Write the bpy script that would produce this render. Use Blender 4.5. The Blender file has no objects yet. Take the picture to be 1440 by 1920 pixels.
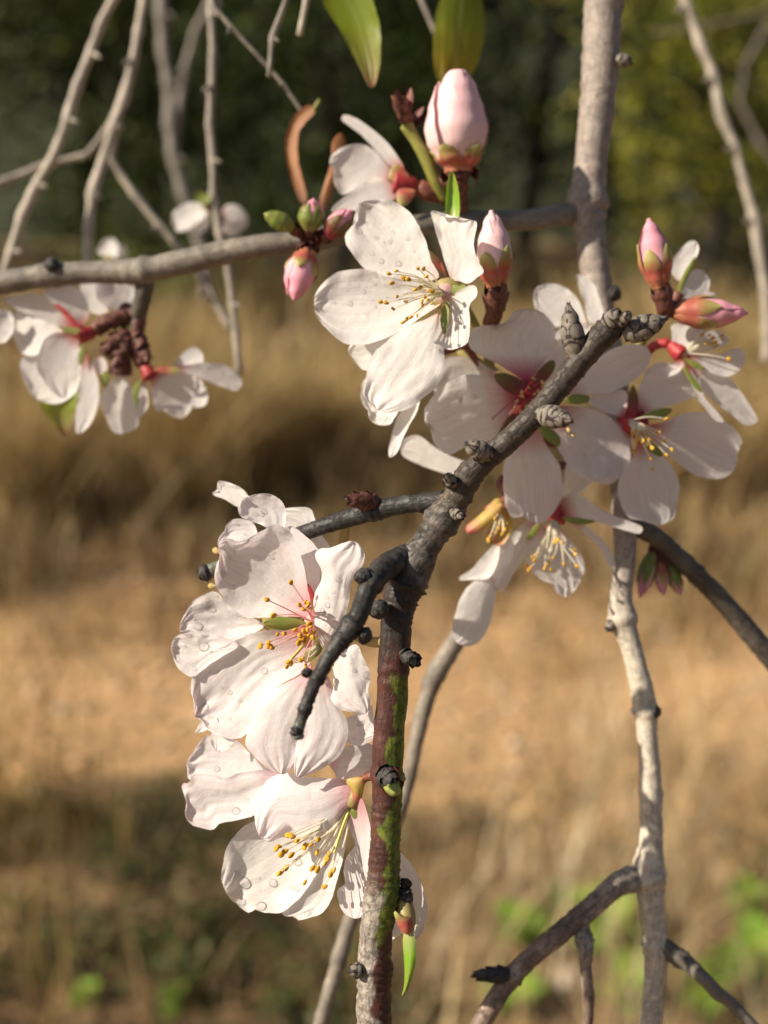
import bpy, bmesh, math, random
import numpy as np
from mathutils import Vector, Matrix, noise, Quaternion

R = random.Random(7)
SC = bpy.context.scene
COL = SC.collection

# ------------------------------------------------------------------ camera, sky, sun, exposure
F = 2250.0                      # focal length in photograph pixels (1440 wide)
PITCH = math.radians(17.5)
CAM = Vector((0, 0, 1.25))
FWD = Vector((0, math.cos(PITCH), -math.sin(PITCH)))
UP = Vector((0, math.sin(PITCH), math.cos(PITCH)))
RIGHT = Vector((1, 0, 0))
D0 = 0.25                       # focus distance (m)

cam_data = bpy.data.cameras.new('camera')
cam = bpy.data.objects.new('camera', cam_data)
COL.objects.link(cam)
cam.location = CAM
cam.rotation_euler = (math.pi / 2 - PITCH, 0, 0)
cam_data.sensor_fit = 'HORIZONTAL'
cam_data.sensor_width = 36.0
cam_data.lens = 36.0 * F / 1440.0
cam_data.clip_start = 0.01
cam_data.clip_end = 500.0
cam_data.dof.use_dof = True
cam_data.dof.focus_distance = D0 + 0.004
cam_data.dof.aperture_fstop = cam_data.lens / 5.0      # a 5 mm opening
SC.camera = cam

SUN_EL = math.radians(36)
SUN_AZ = math.radians(15)       # from the left towards the camera
TO_SUN = Vector((-math.cos(SUN_AZ) * math.cos(SUN_EL), -math.sin(SUN_AZ) * math.cos(SUN_EL), math.sin(SUN_EL)))
world = bpy.data.worlds.new('World')
SC.world = world
world.use_nodes = True
wn = world.node_tree.nodes
sky = wn.new('ShaderNodeTexSky')
sky.sky_type = 'NISHITA'
sky.sun_disc = False
sky.dust_density = 2.0
sky.ozone_density = 0.8
sky.sun_elevation = SUN_EL
sky.sun_rotation = math.atan2(TO_SUN.x, TO_SUN.y)
world.node_tree.links.new(sky.outputs[0], wn['Background'].inputs[0])
wn['Background'].inputs[1].default_value = 0.052
sl = bpy.data.lights.new('sun', 'SUN')
sl.energy = 5.0
sl.angle = math.radians(0.6)
sl.color = (1.0, 0.89, 0.73)
sun = bpy.data.objects.new('sun', sl)
COL.objects.link(sun)
sun.rotation_euler = (-TO_SUN).to_track_quat('-Z', 'Y').to_euler()
sun.location = (-3, -2, 4)

SC.view_settings.view_transform = 'Standard'
SC.view_settings.look = 'None'
SC.view_settings.exposure = 0.62
SC.view_settings.gamma = 1.0
SC.cycles.use_denoising = True
SC.cycles.max_bounces = 10
SC.cycles.transparent_max_bounces = 16
SC.cycles.transmission_bounces = 8
SC.cycles.caustics_refractive = False
SC.cycles.caustics_reflective = False

# ------------------------------------------------------------------ helpers
MM = 0.001


def pull(mm):
    """The middle layers of the branch stand closer together than first laid out."""
    return mm if mm < 40 else (40 + (mm - 40) * 0.6 if mm < 130 else mm - 36)


def P(px, py, mm=0.0):
    """World point seen at photograph pixel (px, py), mm behind (+) or before (-) the plane of focus."""
    d = D0 + pull(mm) * MM
    return CAM + FWD * d + RIGHT * ((px - 720) / F * d) + UP * (-(py - 960) / F * d)


def px_m(mm=0.0):
    return (D0 + pull(mm) * MM) / F


def frame(ox, oy, s):
    return lambda x, y: (ox + x / s, oy + y / s)


Z1 = frame(560, 340, 3.556)
Z2 = frame(300, 880, 3.273)
Z3 = frame(320, 1350, 2.769)
Z4 = frame(740, 540, 2.667)
Z5 = frame(1020, 380, 3.0)
Z6 = frame(0, 480, 3.0)
Z7 = frame(480, 0, 2.769)
Z8 = frame(0, 0, 2.769)
R1 = frame(880, 880, 1.846)
R2 = frame(1000, 0, 3.2)
R5 = frame(520, 860, 3.429)
R6 = frame(720, 1450, 2.0)
FULL = frame(0, 0, 1.0)


def link(o):
    COL.objects.link(o)
    return o


def thing(name, label, cat, loc, group=None):
    o = bpy.data.objects.new(name, None)
    o.empty_display_size = 0.005
    o.location = loc
    o['label'] = label
    o['category'] = cat
    if group:
        o['group'] = group
    return link(o)


ORIGIN = {}


def root_loc(o):
    while o.parent is not None:
        o = o.parent
    return Vector(o.location)


def mesh_obj(name, verts, faces, mat, parent=None, uvs=None, cols=None, smooth=True):
    """Mesh from world-space vertices; a part is stored relative to its thing."""
    off = root_loc(parent) if parent is not None else Vector((0, 0, 0))
    v = np.asarray([tuple(p) for p in verts], dtype=np.float64) if not isinstance(verts, np.ndarray) else verts
    v = v - np.array(off)
    me = bpy.data.meshes.new(name)
    me.from_pydata(v.tolist(), [], faces)
    if smooth:
        me.polygons.foreach_set('use_smooth', [True] * len(me.polygons))
    if uvs is not None:
        uvl = me.uv_layers.new(name='UVMap')
        idx = np.empty(len(me.loops), dtype=np.int32)
        me.loops.foreach_get('vertex_index', idx)
        uvl.data.foreach_set('uv', np.asarray(uvs, dtype=np.float32)[idx].ravel())
    if cols is not None:
        ca = me.color_attributes.new(name='Col', type='FLOAT_COLOR', domain='POINT')
        c = np.ones((len(v), 4), dtype=np.float32)
        c[:, :3] = np.asarray(cols, dtype=np.float32)
        ca.data.foreach_set('color', c.ravel())
    me.materials.append(mat)
    me.update()
    o = bpy.data.objects.new(name, me)
    if parent is not None:
        o.parent = parent
    return link(o)


def big_mesh(name, verts, quads, mat, cols=None, parent=None, off=None, smooth=False):
    """Fast path for meshes of many quads or tris (numpy arrays)."""
    me = bpy.data.meshes.new(name)
    if off is not None:
        verts = verts - np.array(off)
    n, k = quads.shape
    me.vertices.add(len(verts))
    me.vertices.foreach_set('co', verts.astype(np.float32).ravel())
    me.loops.add(n * k)
    me.loops.foreach_set('vertex_index', quads.astype(np.int32).ravel())
    me.polygons.add(n)
    me.polygons.foreach_set('loop_start', np.arange(0, n * k, k, dtype=np.int32))
    if smooth:
        me.polygons.foreach_set('use_smooth', np.ones(n, dtype=bool))
    if cols is not None:
        ca = me.color_attributes.new(name='Col', type='FLOAT_COLOR', domain='POINT')
        c = np.ones((len(verts), 4), dtype=np.float32)
        c[:, :3] = cols
        ca.data.foreach_set('color', c.ravel())
    me.materials.append(mat)
    me.update(calc_edges=True)
    me.validate()
    o = bpy.data.objects.new(name, me)
    if parent is not None:
        o.parent = parent
    return link(o)


def catmull(pts, per=6, closed=False):
    pts = [np.asarray(p, float) for p in pts]
    n = len(pts)
    out = []
    for i in range(n if closed else n - 1):
        p1, p2 = pts[i % n], pts[(i + 1) % n]
        p0 = pts[(i - 1) % n] if closed or i > 0 else 2 * p1 - p2
        p3 = pts[(i + 2) % n] if closed or i + 2 < n else 2 * p2 - p1
        for k in range(per):
            t = k / per
            out.append(0.5 * ((2 * p1) + (-p0 + p2) * t + (2 * p0 - 5 * p1 + 4 * p2 - p3) * t * t + (-p0 + 3 * p1 - 3 * p2 + p3) * t ** 3))
    if not closed:
        out.append(pts[-1])
    return np.array(out)


def resample(poly, n):
    seg = np.linalg.norm(np.diff(poly, axis=0), axis=1)
    s = np.concatenate([[0], np.cumsum(seg)])
    q = np.linspace(0, s[-1], n)
    return np.stack([np.interp(q, s, poly[:, k]) for k in range(poly.shape[1])], axis=1)


def n3(x, y, z):
    return noise.noise((x, y, z))


def sstep(a, b, x):
    t = min(1.0, max(0.0, (x - a) / (b - a)))
    return t * t * (3 - 2 * t)


# ------------------------------------------------------------------ materials
def new_mat(name):
    m = bpy.data.materials.new(name)
    m.use_nodes = True
    return m, m.node_tree.nodes, m.node_tree.links


def N(nodes, kind, **kw):
    n = nodes.new(kind)
    for k, v in kw.items():
        setattr(n, k, v)
    return n


def ramp(nodes, stops):
    r = nodes.new('ShaderNodeValToRGB')
    el = r.color_ramp.elements
    while len(el) > 1:
        el.remove(el[-1])
    el[0].position, el[0].color = stops[0][0], (*stops[0][1], 1)
    for p, c in stops[1:]:
        e = el.new(p)
        e.color = (*c, 1)
    return r


def mixc(nodes, links, fac, a, b, mode='MIX'):
    m = nodes.new('ShaderNodeMix')
    m.data_type = 'RGBA'
    m.blend_type = mode
    for sock, v in ((m.inputs[0], fac), (m.inputs[6], a), (m.inputs[7], b)):
        if isinstance(v, (int, float)):
            sock.default_value = v
        elif isinstance(v, tuple):
            sock.default_value = (*v, 1)
        else:
            links.new(v, sock)
    return m.outputs[2]


def petal_material(name, body, heart, heart_at, blush, trans=0.38, rough=0.42, crumple=0.5):
    """White petal: heart colour at the claw (v = 0), faint blush to the rim, radial veins, light passing through."""
    m, n, l = new_mat(name)
    bs = n['Principled BSDF']
    out = n['Material Output']
    uv = N(n, 'ShaderNodeUVMap')
    sep = N(n, 'ShaderNodeSeparateXYZ')
    l.new(uv.outputs[0], sep.inputs[0])
    hr = ramp(n, [(0.0, (1, 1, 1)), (heart_at * 0.35, (0.75, 0.75, 0.75)), (heart_at, (0, 0, 0))])
    l.new(sep.outputs[1], hr.inputs[0])
    br = ramp(n, [(0.35, (0, 0, 0)), (1.0, (1, 1, 1))])
    l.new(sep.outputs[1], br.inputs[0])
    obj = N(n, 'ShaderNodeTexCoord')
    nz = N(n, 'ShaderNodeTexNoise')
    nz.inputs['Scale'].default_value = 160
    nz.inputs['Detail'].default_value = 3
    l.new(obj.outputs['Object'], nz.inputs['Vector'])
    mul = N(n, 'ShaderNodeMath', operation='MULTIPLY')
    l.new(br.outputs[0], mul.inputs[0])
    l.new(nz.outputs[0], mul.inputs[1])
    c1 = mixc(n, l, mul.outputs[0], body, blush)
    c2 = mixc(n, l, hr.outputs[0], c1, heart)
    # veins: stripes that fan out with u
    mp = N(n, 'ShaderNodeMapping')
    mp.inputs['Scale'].default_value = (46, 2.0, 1)
    l.new(uv.outputs[0], mp.inputs[0])
    vn = N(n, 'ShaderNodeTexNoise')
    vn.inputs['Scale'].default_value = 1.0
    vn.inputs['Detail'].default_value = 3
    l.new(mp.outputs[0], vn.inputs['Vector'])
    vr = ramp(n, [(0.33, (0.90, 0.88, 0.87)), (0.56, (1, 1, 1))])
    l.new(vn.outputs[0], vr.inputs[0])
    c3 = mixc(n, l, 0.75, c2, vr.outputs[0], 'MULTIPLY')
    bmp = N(n, 'ShaderNodeBump')
    bmp.inputs['Strength'].default_value = 0.42
    bmp.inputs['Distance'].default_value = 0.0002
    l.new(vn.outputs[0], bmp.inputs['Height'])
    cn = N(n, 'ShaderNodeTexNoise')
    cn.inputs['Scale'].default_value = 380
    cn.inputs['Detail'].default_value = 5
    l.new(obj.outputs['Object'], cn.inputs['Vector'])
    bmp2 = N(n, 'ShaderNodeBump')
    bmp2.inputs['Strength'].default_value = crumple
    bmp2.inputs['Distance'].default_value = 0.0006
    l.new(cn.outputs[0], bmp2.inputs['Height'])
    l.new(bmp.outputs[0], bmp2.inputs['Normal'])
    l.new(c3, bs.inputs['Base Color'])
    bs.inputs['Roughness'].default_value = rough
    bs.inputs['Specular IOR Level'].default_value = 0.3
    l.new(bmp2.outputs[0], bs.inputs['Normal'])
    tr = N(n, 'ShaderNodeBsdfTranslucent')
    ct = mixc(n, l, 0.8, c3, vr.outputs[0], 'MULTIPLY')
    l.new(ct, tr.inputs[0])
    l.new(bmp2.outputs[0], tr.inputs[1])
    mx = N(n, 'ShaderNodeMixShader')
    mx.inputs[0].default_value = trans
    l.new(bs.outputs[0], mx.inputs[1])
    l.new(tr.outputs[0], mx.inputs[2])
    l.new(mx.outputs[0], out.inputs[0])
    return m


def leaf_material(name, stops, rough=0.35, trans=0.3, vein=True, scale=90):
    """Leaf or sepal: colour runs from base to tip (v), mottled, with a midrib and light passing through."""
    m, n, l = new_mat(name)
    bs = n['Principled BSDF']
    uv = N(n, 'ShaderNodeUVMap')
    sep = N(n, 'ShaderNodeSeparateXYZ')
    l.new(uv.outputs[0], sep.inputs[0])
    tc = N(n, 'ShaderNodeTexCoord')
    nz = N(n, 'ShaderNodeTexNoise')
    nz.inputs['Scale'].default_value = scale
    nz.inputs['Detail'].default_value = 4
    l.new(tc.outputs['Object'], nz.inputs['Vector'])
    ma = N(n, 'ShaderNodeMath', operation='MULTIPLY_ADD')
    ma.inputs[1].default_value = 0.5
    l.new(nz.outputs[0], ma.inputs[0])
    sub = N(n, 'ShaderNodeMath', operation='SUBTRACT')
    l.new(sep.outputs[1], sub.inputs[0])
    sub.inputs[1].default_value = 0.25
    l.new(sub.outputs[0], ma.inputs[2])
    r = ramp(n, stops)
    l.new(ma.outputs[0], r.inputs[0])
    col = r.outputs[0]
    if vein:
        a = N(n, 'ShaderNodeMath', operation='SUBTRACT')
        l.new(sep.outputs[0], a.inputs[0])
        a.inputs[1].default_value = 0.5
        b = N(n, 'ShaderNodeMath', operation='ABSOLUTE')
        l.new(a.outputs[0], b.inputs[0])
        vr = ramp(n, [(0.0, (1, 1, 1)), (0.06, (0, 0, 0))])
        l.new(b.outputs[0], vr.inputs[0])
        k = N(n, 'ShaderNodeMath', operation='MULTIPLY')
        k.inputs[1].default_value = 0.45
        l.new(vr.outputs[0], k.inputs[0])
        col = mixc(n, l, k.outputs[0], col, (0.42, 0.45, 0.16))
    bmp = N(n, 'ShaderNodeBump')
    bmp.inputs['Strength'].default_value = 0.4
    bmp.inputs['Distance'].default_value = 0.0005
    l.new(nz.outputs[0], bmp.inputs['Height'])
    l.new(col, bs.inputs['Base Color'])
    bs.inputs['Roughness'].default_value = rough
    l.new(bmp.outputs[0], bs.inputs['Normal'])
    tr = N(n, 'ShaderNodeBsdfTranslucent')
    l.new(col, tr.inputs[0])
    mx = N(n, 'ShaderNodeMixShader')
    mx.inputs[0].default_value = trans
    l.new(bs.outputs[0], mx.inputs[1])
    l.new(tr.outputs[0], mx.inputs[2])
    l.new(mx.outputs[0], n['Material Output'].inputs[0])
    return m


def bark_material(name, scale=900, var=0.55, bump=0.8, dist=0.0004, rough=0.75, crack=0.6):
    """Bark: painted bark colour (Col) broken up by noise and lengthwise fibres, rough relief."""
    m, n, l = new_mat(name)
    bs = n['Principled BSDF']
    at = N(n, 'ShaderNodeAttribute', attribute_name='Col')
    tc = N(n, 'ShaderNodeTexCoord')
    uv = N(n, 'ShaderNodeUVMap')
    nz = N(n, 'ShaderNodeTexNoise')
    nz.inputs['Scale'].default_value = scale
    nz.inputs['Detail'].default_value = 6
    nz.inputs['Roughness'].default_value = 0.65
    l.new(tc.outputs['Object'], nz.inputs['Vector'])
    mp = N(n, 'ShaderNodeMapping')
    mp.inputs['Scale'].default_value = (1400, 180, 1)
    l.new(uv.outputs[0], mp.inputs[0])
    fb = N(n, 'ShaderNodeTexNoise')
    fb.inputs['Scale'].default_value = 1.0
    fb.inputs['Detail'].default_value = 4
    l.new(mp.outputs[0], fb.inputs['Vector'])
    r1 = ramp(n, [(0.28, (1 - var, 1 - var, 1 - var)), (0.5, (1, 1, 1)), (0.75, (1.35, 1.33, 1.28))])
    l.new(nz.outputs[0], r1.inputs[0])
    c = mixc(n, l, 1.0, at.outputs[0], r1.outputs[0], 'MULTIPLY')
    r2 = ramp(n, [(0.3, (0.72, 0.72, 0.72)), (0.6, (1.08, 1.07, 1.05))])
    l.new(fb.outputs[0], r2.inputs[0])
    c = mixc(n, l, 0.7, c, r2.outputs[0], 'MULTIPLY')
    # pale lichen flecks and dark pores
    vo = N(n, 'ShaderNodeTexVoronoi')
    vo.inputs['Scale'].default_value = scale * 0.7
    l.new(tc.outputs['Object'], vo.inputs['Vector'])
    r3 = ramp(n, [(0.08, (0.6, 0.58, 0.55)), (0.16, (1, 1, 1))])
    l.new(vo.outputs['Distance'], r3.inputs[0])
    c = mixc(n, l, 0.7, c, r3.outputs[0], 'MULTIPLY')
    mp2 = N(n, 'ShaderNodeMapping')
    mp2.inputs['Scale'].default_value = (420, 1100, 1)
    l.new(uv.outputs[0], mp2.inputs[0])
    le = N(n, 'ShaderNodeTexVoronoi')
    le.inputs['Scale'].default_value = 1.0
    l.new(mp2.outputs[0], le.inputs['Vector'])
    r4 = ramp(n, [(0.10, (0.55, 0.55, 0.55)), (0.20, (0, 0, 0))])
    l.new(le.outputs['Distance'], r4.inputs[0])
    pale = mixc(n, l, 1.0, c, (1.9, 1.8, 1.65), 'MULTIPLY')
    c = mixc(n, l, r4.outputs[0], c, pale)
    cr = N(n, 'ShaderNodeTexVoronoi', feature='DISTANCE_TO_EDGE')
    cr.inputs['Scale'].default_value = 1.0
    mp3 = N(n, 'ShaderNodeMapping')
    mp3.inputs['Scale'].default_value = (520, 260, 1)
    l.new(uv.outputs[0], mp3.inputs[0])
    wob = N(n, 'ShaderNodeVectorMath', operation='MULTIPLY_ADD')
    l.new(nz.outputs['Color'], wob.inputs[0])
    wob.inputs[1].default_value = (1.4, 1.4, 0)
    l.new(mp3.outputs[0], wob.inputs[2])
    l.new(wob.outputs[0], cr.inputs['Vector'])
    r5 = ramp(n, [(0.0, (crack, crack, crack)), (0.07, (1, 1, 1))])
    l.new(cr.outputs['Distance'], r5.inputs[0])
    c = mixc(n, l, 1.0, c, r5.outputs[0], 'MULTIPLY')
    add = N(n, 'ShaderNodeMath', operation='ADD')
    l.new(nz.outputs[0], add.inputs[0])
    l.new(fb.outputs[0], add.inputs[1])
    bmp = N(n, 'ShaderNodeBump')
    bmp.inputs['Strength'].default_value = bump
    bmp.inputs['Distance'].default_value = dist
    add2 = N(n, 'ShaderNodeMath', operation='MULTIPLY_ADD')
    l.new(r5.outputs[0], add2.inputs[0])
    add2.inputs[1].default_value = 0.8
    l.new(add.outputs[0], add2.inputs[2])
    l.new(add2.outputs[0], bmp.inputs['Height'])
    l.new(c, bs.inputs['Base Color'])
    bs.inputs['Roughness'].default_value = rough
    bs.inputs['Specular IOR Level'].default_value = 0.35
    l.new(bmp.outputs[0], bs.inputs['Normal'])
    return m


def plain_material(name, stops, scale, rough=0.6, bump=0.4, dist=0.0003, sss=0.0, trans=0.0):
    m, n, l = new_mat(name)
    bs = n['Principled BSDF']
    tc = N(n, 'ShaderNodeTexCoord')
    nz = N(n, 'ShaderNodeTexNoise')
    nz.inputs['Scale'].default_value = scale
    nz.inputs['Detail'].default_value = 5
    l.new(tc.outputs['Object'], nz.inputs['Vector'])
    r = ramp(n, stops)
    l.new(nz.outputs[0], r.inputs[0])
    l.new(r.outputs[0], bs.inputs['Base Color'])
    bs.inputs['Roughness'].default_value = rough
    if sss:
        bs.inputs['Subsurface Weight'].default_value = sss
        bs.inputs['Subsurface Radius'].default_value = (0.001, 0.0006, 0.0004)
        bs.inputs['Subsurface Scale'].default_value = 1.0
    b = N(n, 'ShaderNodeBump')
    b.inputs['Strength'].default_value = bump
    b.inputs['Distance'].default_value = dist
    l.new(nz.outputs[0], b.inputs['Height'])
    l.new(b.outputs[0], bs.inputs['Normal'])
    if trans:
        tr = N(n, 'ShaderNodeBsdfTranslucent')
        l.new(r.outputs[0], tr.inputs[0])
        mx = N(n, 'ShaderNodeMixShader')
        mx.inputs[0].default_value = trans
        l.new(bs.outputs[0], mx.inputs[1])
        l.new(tr.outputs[0], mx.inputs[2])
        l.new(mx.outputs[0], n['Material Output'].inputs[0])
    return m


def col_material(name, rough=0.6, trans=0.0, nscale=20.0, var=0.3):
    """Painted vertex colour with noise variation, for grass and foliage."""
    m, n, l = new_mat(name)
    bs = n['Principled BSDF']
    at = N(n, 'ShaderNodeAttribute', attribute_name='Col')
    tc = N(n, 'ShaderNodeTexCoord')
    nz = N(n, 'ShaderNodeTexNoise')
    nz.inputs['Scale'].default_value = nscale
    l.new(tc.outputs['Object'], nz.inputs['Vector'])
    r = ramp(n, [(0.3, (1 - var,) * 3), (0.7, (1 + var,) * 3)])
    l.new(nz.outputs[0], r.inputs[0])
    c = mixc(n, l, 1.0, at.outputs[0], r.outputs[0], 'MULTIPLY')
    l.new(c, bs.inputs['Base Color'])
    bs.inputs['Roughness'].default_value = rough
    bs.inputs['Specular IOR Level'].default_value = 0.12
    if trans:
        tr = N(n, 'ShaderNodeBsdfTranslucent')
        l.new(c, tr.inputs[0])
        mx = N(n, 'ShaderNodeMixShader')
        mx.inputs[0].default_value = trans
        l.new(bs.outputs[0], mx.inputs[1])
        l.new(tr.outputs[0], mx.inputs[2])
        l.new(mx.outputs[0], n['Material Output'].inputs[0])
    return m


def water_material():
    m, n, l = new_mat('water')
    # clear water: mostly what lies beneath, bent a little, with a bright glint
    rf = N(n, 'ShaderNodeBsdfRefraction')
    rf.inputs['IOR'].default_value = 1.33
    rf.inputs['Roughness'].default_value = 0.0
    tp = N(n, 'ShaderNodeBsdfTransparent')
    mx = N(n, 'ShaderNodeMixShader')
    mx.inputs[0].default_value = 0.04
    l.new(tp.outputs[0], mx.inputs[1])
    l.new(rf.outputs[0], mx.inputs[2])
    gl = N(n, 'ShaderNodeBsdfGlossy')
    gl.inputs['Roughness'].default_value = 0.052
    fn = N(n, 'ShaderNodeFresnel')
    fn.inputs[0].default_value = 1.17
    m2 = N(n, 'ShaderNodeMixShader')
    l.new(fn.outputs[0], m2.inputs[0])
    l.new(mx.outputs[0], m2.inputs[1])
    l.new(gl.outputs[0], m2.inputs[2])
    l.new(m2.outputs[0], n['Material Output'].inputs[0])
    return m


def scale_material(name, body, margin):
    """Bud scale: grey body with a brown-red papery margin."""
    m, n, l = new_mat(name)
    bs = n['Principled BSDF']
    uv = N(n, 'ShaderNodeUVMap')
    sep = N(n, 'ShaderNodeSeparateXYZ')
    l.new(uv.outputs[0], sep.inputs[0])
    a = N(n, 'ShaderNodeMath', operation='SUBTRACT')
    l.new(sep.outputs[0], a.inputs[0])
    a.inputs[1].default_value = 0.5
    b = N(n, 'ShaderNodeMath', operation='ABSOLUTE')
    l.new(a.outputs[0], b.inputs[0])
    b2 = N(n, 'ShaderNodeMath', operation='MULTIPLY')
    l.new(b.outputs[0], b2.inputs[0])
    b2.inputs[1].default_value = 2.0
    mxm = N(n, 'ShaderNodeMath', operation='MAXIMUM')
    l.new(b2.outputs[0], mxm.inputs[0])
    l.new(sep.outputs[1], mxm.inputs[1])
    tc = N(n, 'ShaderNodeTexCoord')
    nz = N(n, 'ShaderNodeTexNoise')
    nz.inputs['Scale'].default_value = 700
    nz.inputs['Detail'].default_value = 5
    l.new(tc.outputs['Object'], nz.inputs['Vector'])
    ad = N(n, 'ShaderNodeMath', operation='MULTIPLY_ADD')
    l.new(nz.outputs[0], ad.inputs[0])
    ad.inputs[1].default_value = 0.45
    l.new(mxm.outputs[0], ad.inputs[2])
    r = ramp(n, [(0.55, body), (0.98, tuple(0.8 * x for x in body)), (1.06, margin), (1.3, tuple(0.5 * x for x in margin))])
    # the ramp ends at 1: squeeze its input
    sq = N(n, 'ShaderNodeMath', operation='MULTIPLY')
    sq.inputs[1].default_value = 0.75
    l.new(ad.outputs[0], sq.inputs[0])
    for e in r.color_ramp.elements:
        e.position = min(1.0, e.position * 0.75)
    l.new(sq.outputs[0], r.inputs[0])
    r2 = ramp(n, [(0.3, (0.55, 0.53, 0.5)), (0.7, (1.3, 1.28, 1.25))])
    l.new(nz.outputs[0], r2.inputs[0])
    c = mixc(n, l, 1.0, r.outputs[0], r2.outputs[0], 'MULTIPLY')
    l.new(c, bs.inputs['Base Color'])
    bs.inputs['Roughness'].default_value = 0.7
    bm_ = N(n, 'ShaderNodeBump')
    bm_.inputs['Strength'].default_value = 0.7
    bm_.inputs['Distance'].default_value = 0.0003
    l.new(nz.outputs[0], bm_.inputs['Height'])
    l.new(bm_.outputs[0], bs.inputs['Normal'])
    return m


M = {}
WHITE = (0.86, 0.84, 0.82)
M['petal_white'] = petal_material('petal_white', (0.91, 0.89, 0.87), (0.90, 0.66, 0.62), 0.16, (0.90, 0.87, 0.86), 0.5, 0.5)
M['petal_magenta'] = petal_material('petal_magenta', (0.91, 0.88, 0.865), (0.48, 0.02, 0.12), 0.38, (0.90, 0.86, 0.855), 0.58, 0.5)
M['petal_red'] = petal_material('petal_red', (0.91, 0.88, 0.865), (0.55, 0.05, 0.05), 0.27, (0.90, 0.86, 0.855), 0.58, 0.5)
M['petal_blush'] = petal_material('petal_blush', (0.915, 0.87, 0.875), (0.80, 0.36, 0.42), 0.30, (0.90, 0.77, 0.79), 0.5, 0.46, 0.5)
M['petal_fold'] = petal_material('petal_fold', (0.915, 0.88, 0.885), (0.90, 0.82, 0.82), 0.2, (0.90, 0.81, 0.83), 0.5, 0.44, 0.6)
M['bud_pink'] = petal_material('bud_pink', (0.80, 0.40, 0.46), (0.86, 0.62, 0.62), 0.5, (0.78, 0.26, 0.38), 0.15, 0.5, 0.12)
M['bud_pale'] = petal_material('bud_pale', (0.86, 0.56, 0.58), (0.86, 0.66, 0.64), 0.6, (0.84, 0.56, 0.58), 0.15, 0.5, 0.12)
M['sepal_brown'] = leaf_material('sepal_brown', [(0.1, (0.28, 0.03, 0.05)), (0.5, (0.16, 0.065, 0.025)), (0.9, (0.18, 0.14, 0.035))], 0.5, 0.25, False, 400)
M['sepal_green'] = leaf_material('sepal_green', [(0.1, (0.30, 0.30, 0.08)), (0.6, (0.20, 0.26, 0.05)), (0.95, (0.25, 0.24, 0.06))], 0.5, 0.3, False, 400)
M['sepal_red'] = leaf_material('sepal_red', [(0.0, (0.50, 0.20, 0.10)), (0.4, (0.42, 0.09, 0.07)), (0.7, (0.36, 0.26, 0.09)), (1.0, (0.42, 0.42, 0.14))], 0.5, 0.2, False, 400)
M['sepal_orange'] = leaf_material('sepal_orange', [(0.0, (0.60, 0.34, 0.14)), (0.5, (0.55, 0.42, 0.10)), (0.9, (0.55, 0.16, 0.12))], 0.5, 0.35, False, 400)
M['calyx_red'] = plain_material('calyx_red', [(0.3, (0.26, 0.012, 0.02)), (0.7, (0.42, 0.04, 0.04))], 700, 0.55, 0.7)
M['calyx_brown'] = plain_material('calyx_brown', [(0.3, (0.10, 0.02, 0.02)), (0.7, (0.24, 0.08, 0.04))], 500, 0.55)
M['calyx_olive'] = plain_material('calyx_olive', [(0.3, (0.22, 0.20, 0.05)), (0.7, (0.34, 0.24, 0.10))], 500, 0.5)
M['scale_brown'] = plain_material('scale_brown', [(0.3, (0.05, 0.012, 0.012)), (0.7, (0.17, 0.06, 0.035))], 900, 0.6, 0.8)
M['scale_grey'] = scale_material('scale_grey', (0.21, 0.185, 0.155), (0.05, 0.026, 0.022))
M['scale_dark'] = plain_material('scale_dark', [(0.35, (0.012, 0.011, 0.012)), (0.7, (0.07, 0.06, 0.055))], 1500, 0.7, 1.0)
M['bud_green'] = plain_material('bud_green', [(0.3, (0.15, 0.20, 0.03)), (0.7, (0.30, 0.33, 0.08))], 600, 0.4, 0.5)
M['leaf_new'] = leaf_material('leaf_new', [(0.1, (0.42, 0.46, 0.16)), (0.45, (0.22, 0.42, 0.03)), (0.9, (0.26, 0.34, 0.05))], 0.3, 0.35)
M['leaf_big'] = leaf_material('leaf_big', [(0.1, (0.18, 0.26, 0.015)), (0.5, (0.30, 0.38, 0.03)), (0.85, (0.36, 0.33, 0.10)), (1.0, (0.42, 0.22, 0.12))], 0.45, 0.6, True, 60)
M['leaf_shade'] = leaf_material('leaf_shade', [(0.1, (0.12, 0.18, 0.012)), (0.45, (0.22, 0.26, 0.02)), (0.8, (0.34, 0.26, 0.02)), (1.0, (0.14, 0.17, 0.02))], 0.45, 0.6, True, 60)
M['leaf_dry'] = leaf_material('leaf_dry', [(0.1, (0.30, 0.11, 0.04)), (0.6, (0.42, 0.18, 0.07)), (1.0, (0.22, 0.08, 0.04))], 0.6, 0.3, True, 120)
M['filament_pink'] = plain_material('filament_pink', [(0.3, (0.90, 0.52, 0.54)), (0.7, (0.94, 0.74, 0.68))], 300, 0.45, 0.1, 0.0001, 0.0, 0.5)
M['filament_cream'] = plain_material('filament_cream', [(0.3, (0.90, 0.85, 0.70)), (0.7, (0.94, 0.91, 0.80))], 300, 0.45, 0.1, 0.0001, 0.0, 0.5)
M['filament_red'] = plain_material('filament_red', [(0.3, (0.50, 0.05, 0.10)), (0.7, (0.66, 0.20, 0.16))], 300, 0.45, 0.1, 0.0001, 0.0, 0.5)
M['anther_gold'] = plain_material('anther_gold', [(0.3, (0.85, 0.38, 0.015)), (0.7, (0.92, 0.58, 0.05))], 2500, 0.7, 0.9, 0.0002)
M['anther_pale'] = plain_material('anther_pale', [(0.3, (0.60, 0.42, 0.14)), (0.7, (0.72, 0.54, 0.24))], 2500, 0.7, 0.9, 0.0002)
M['anther_ochre'] = plain_material('anther_ochre', [(0.3, (0.74, 0.38, 0.04)), (0.7, (0.88, 0.54, 0.08))], 2500, 0.7, 0.9, 0.0002)
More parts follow.
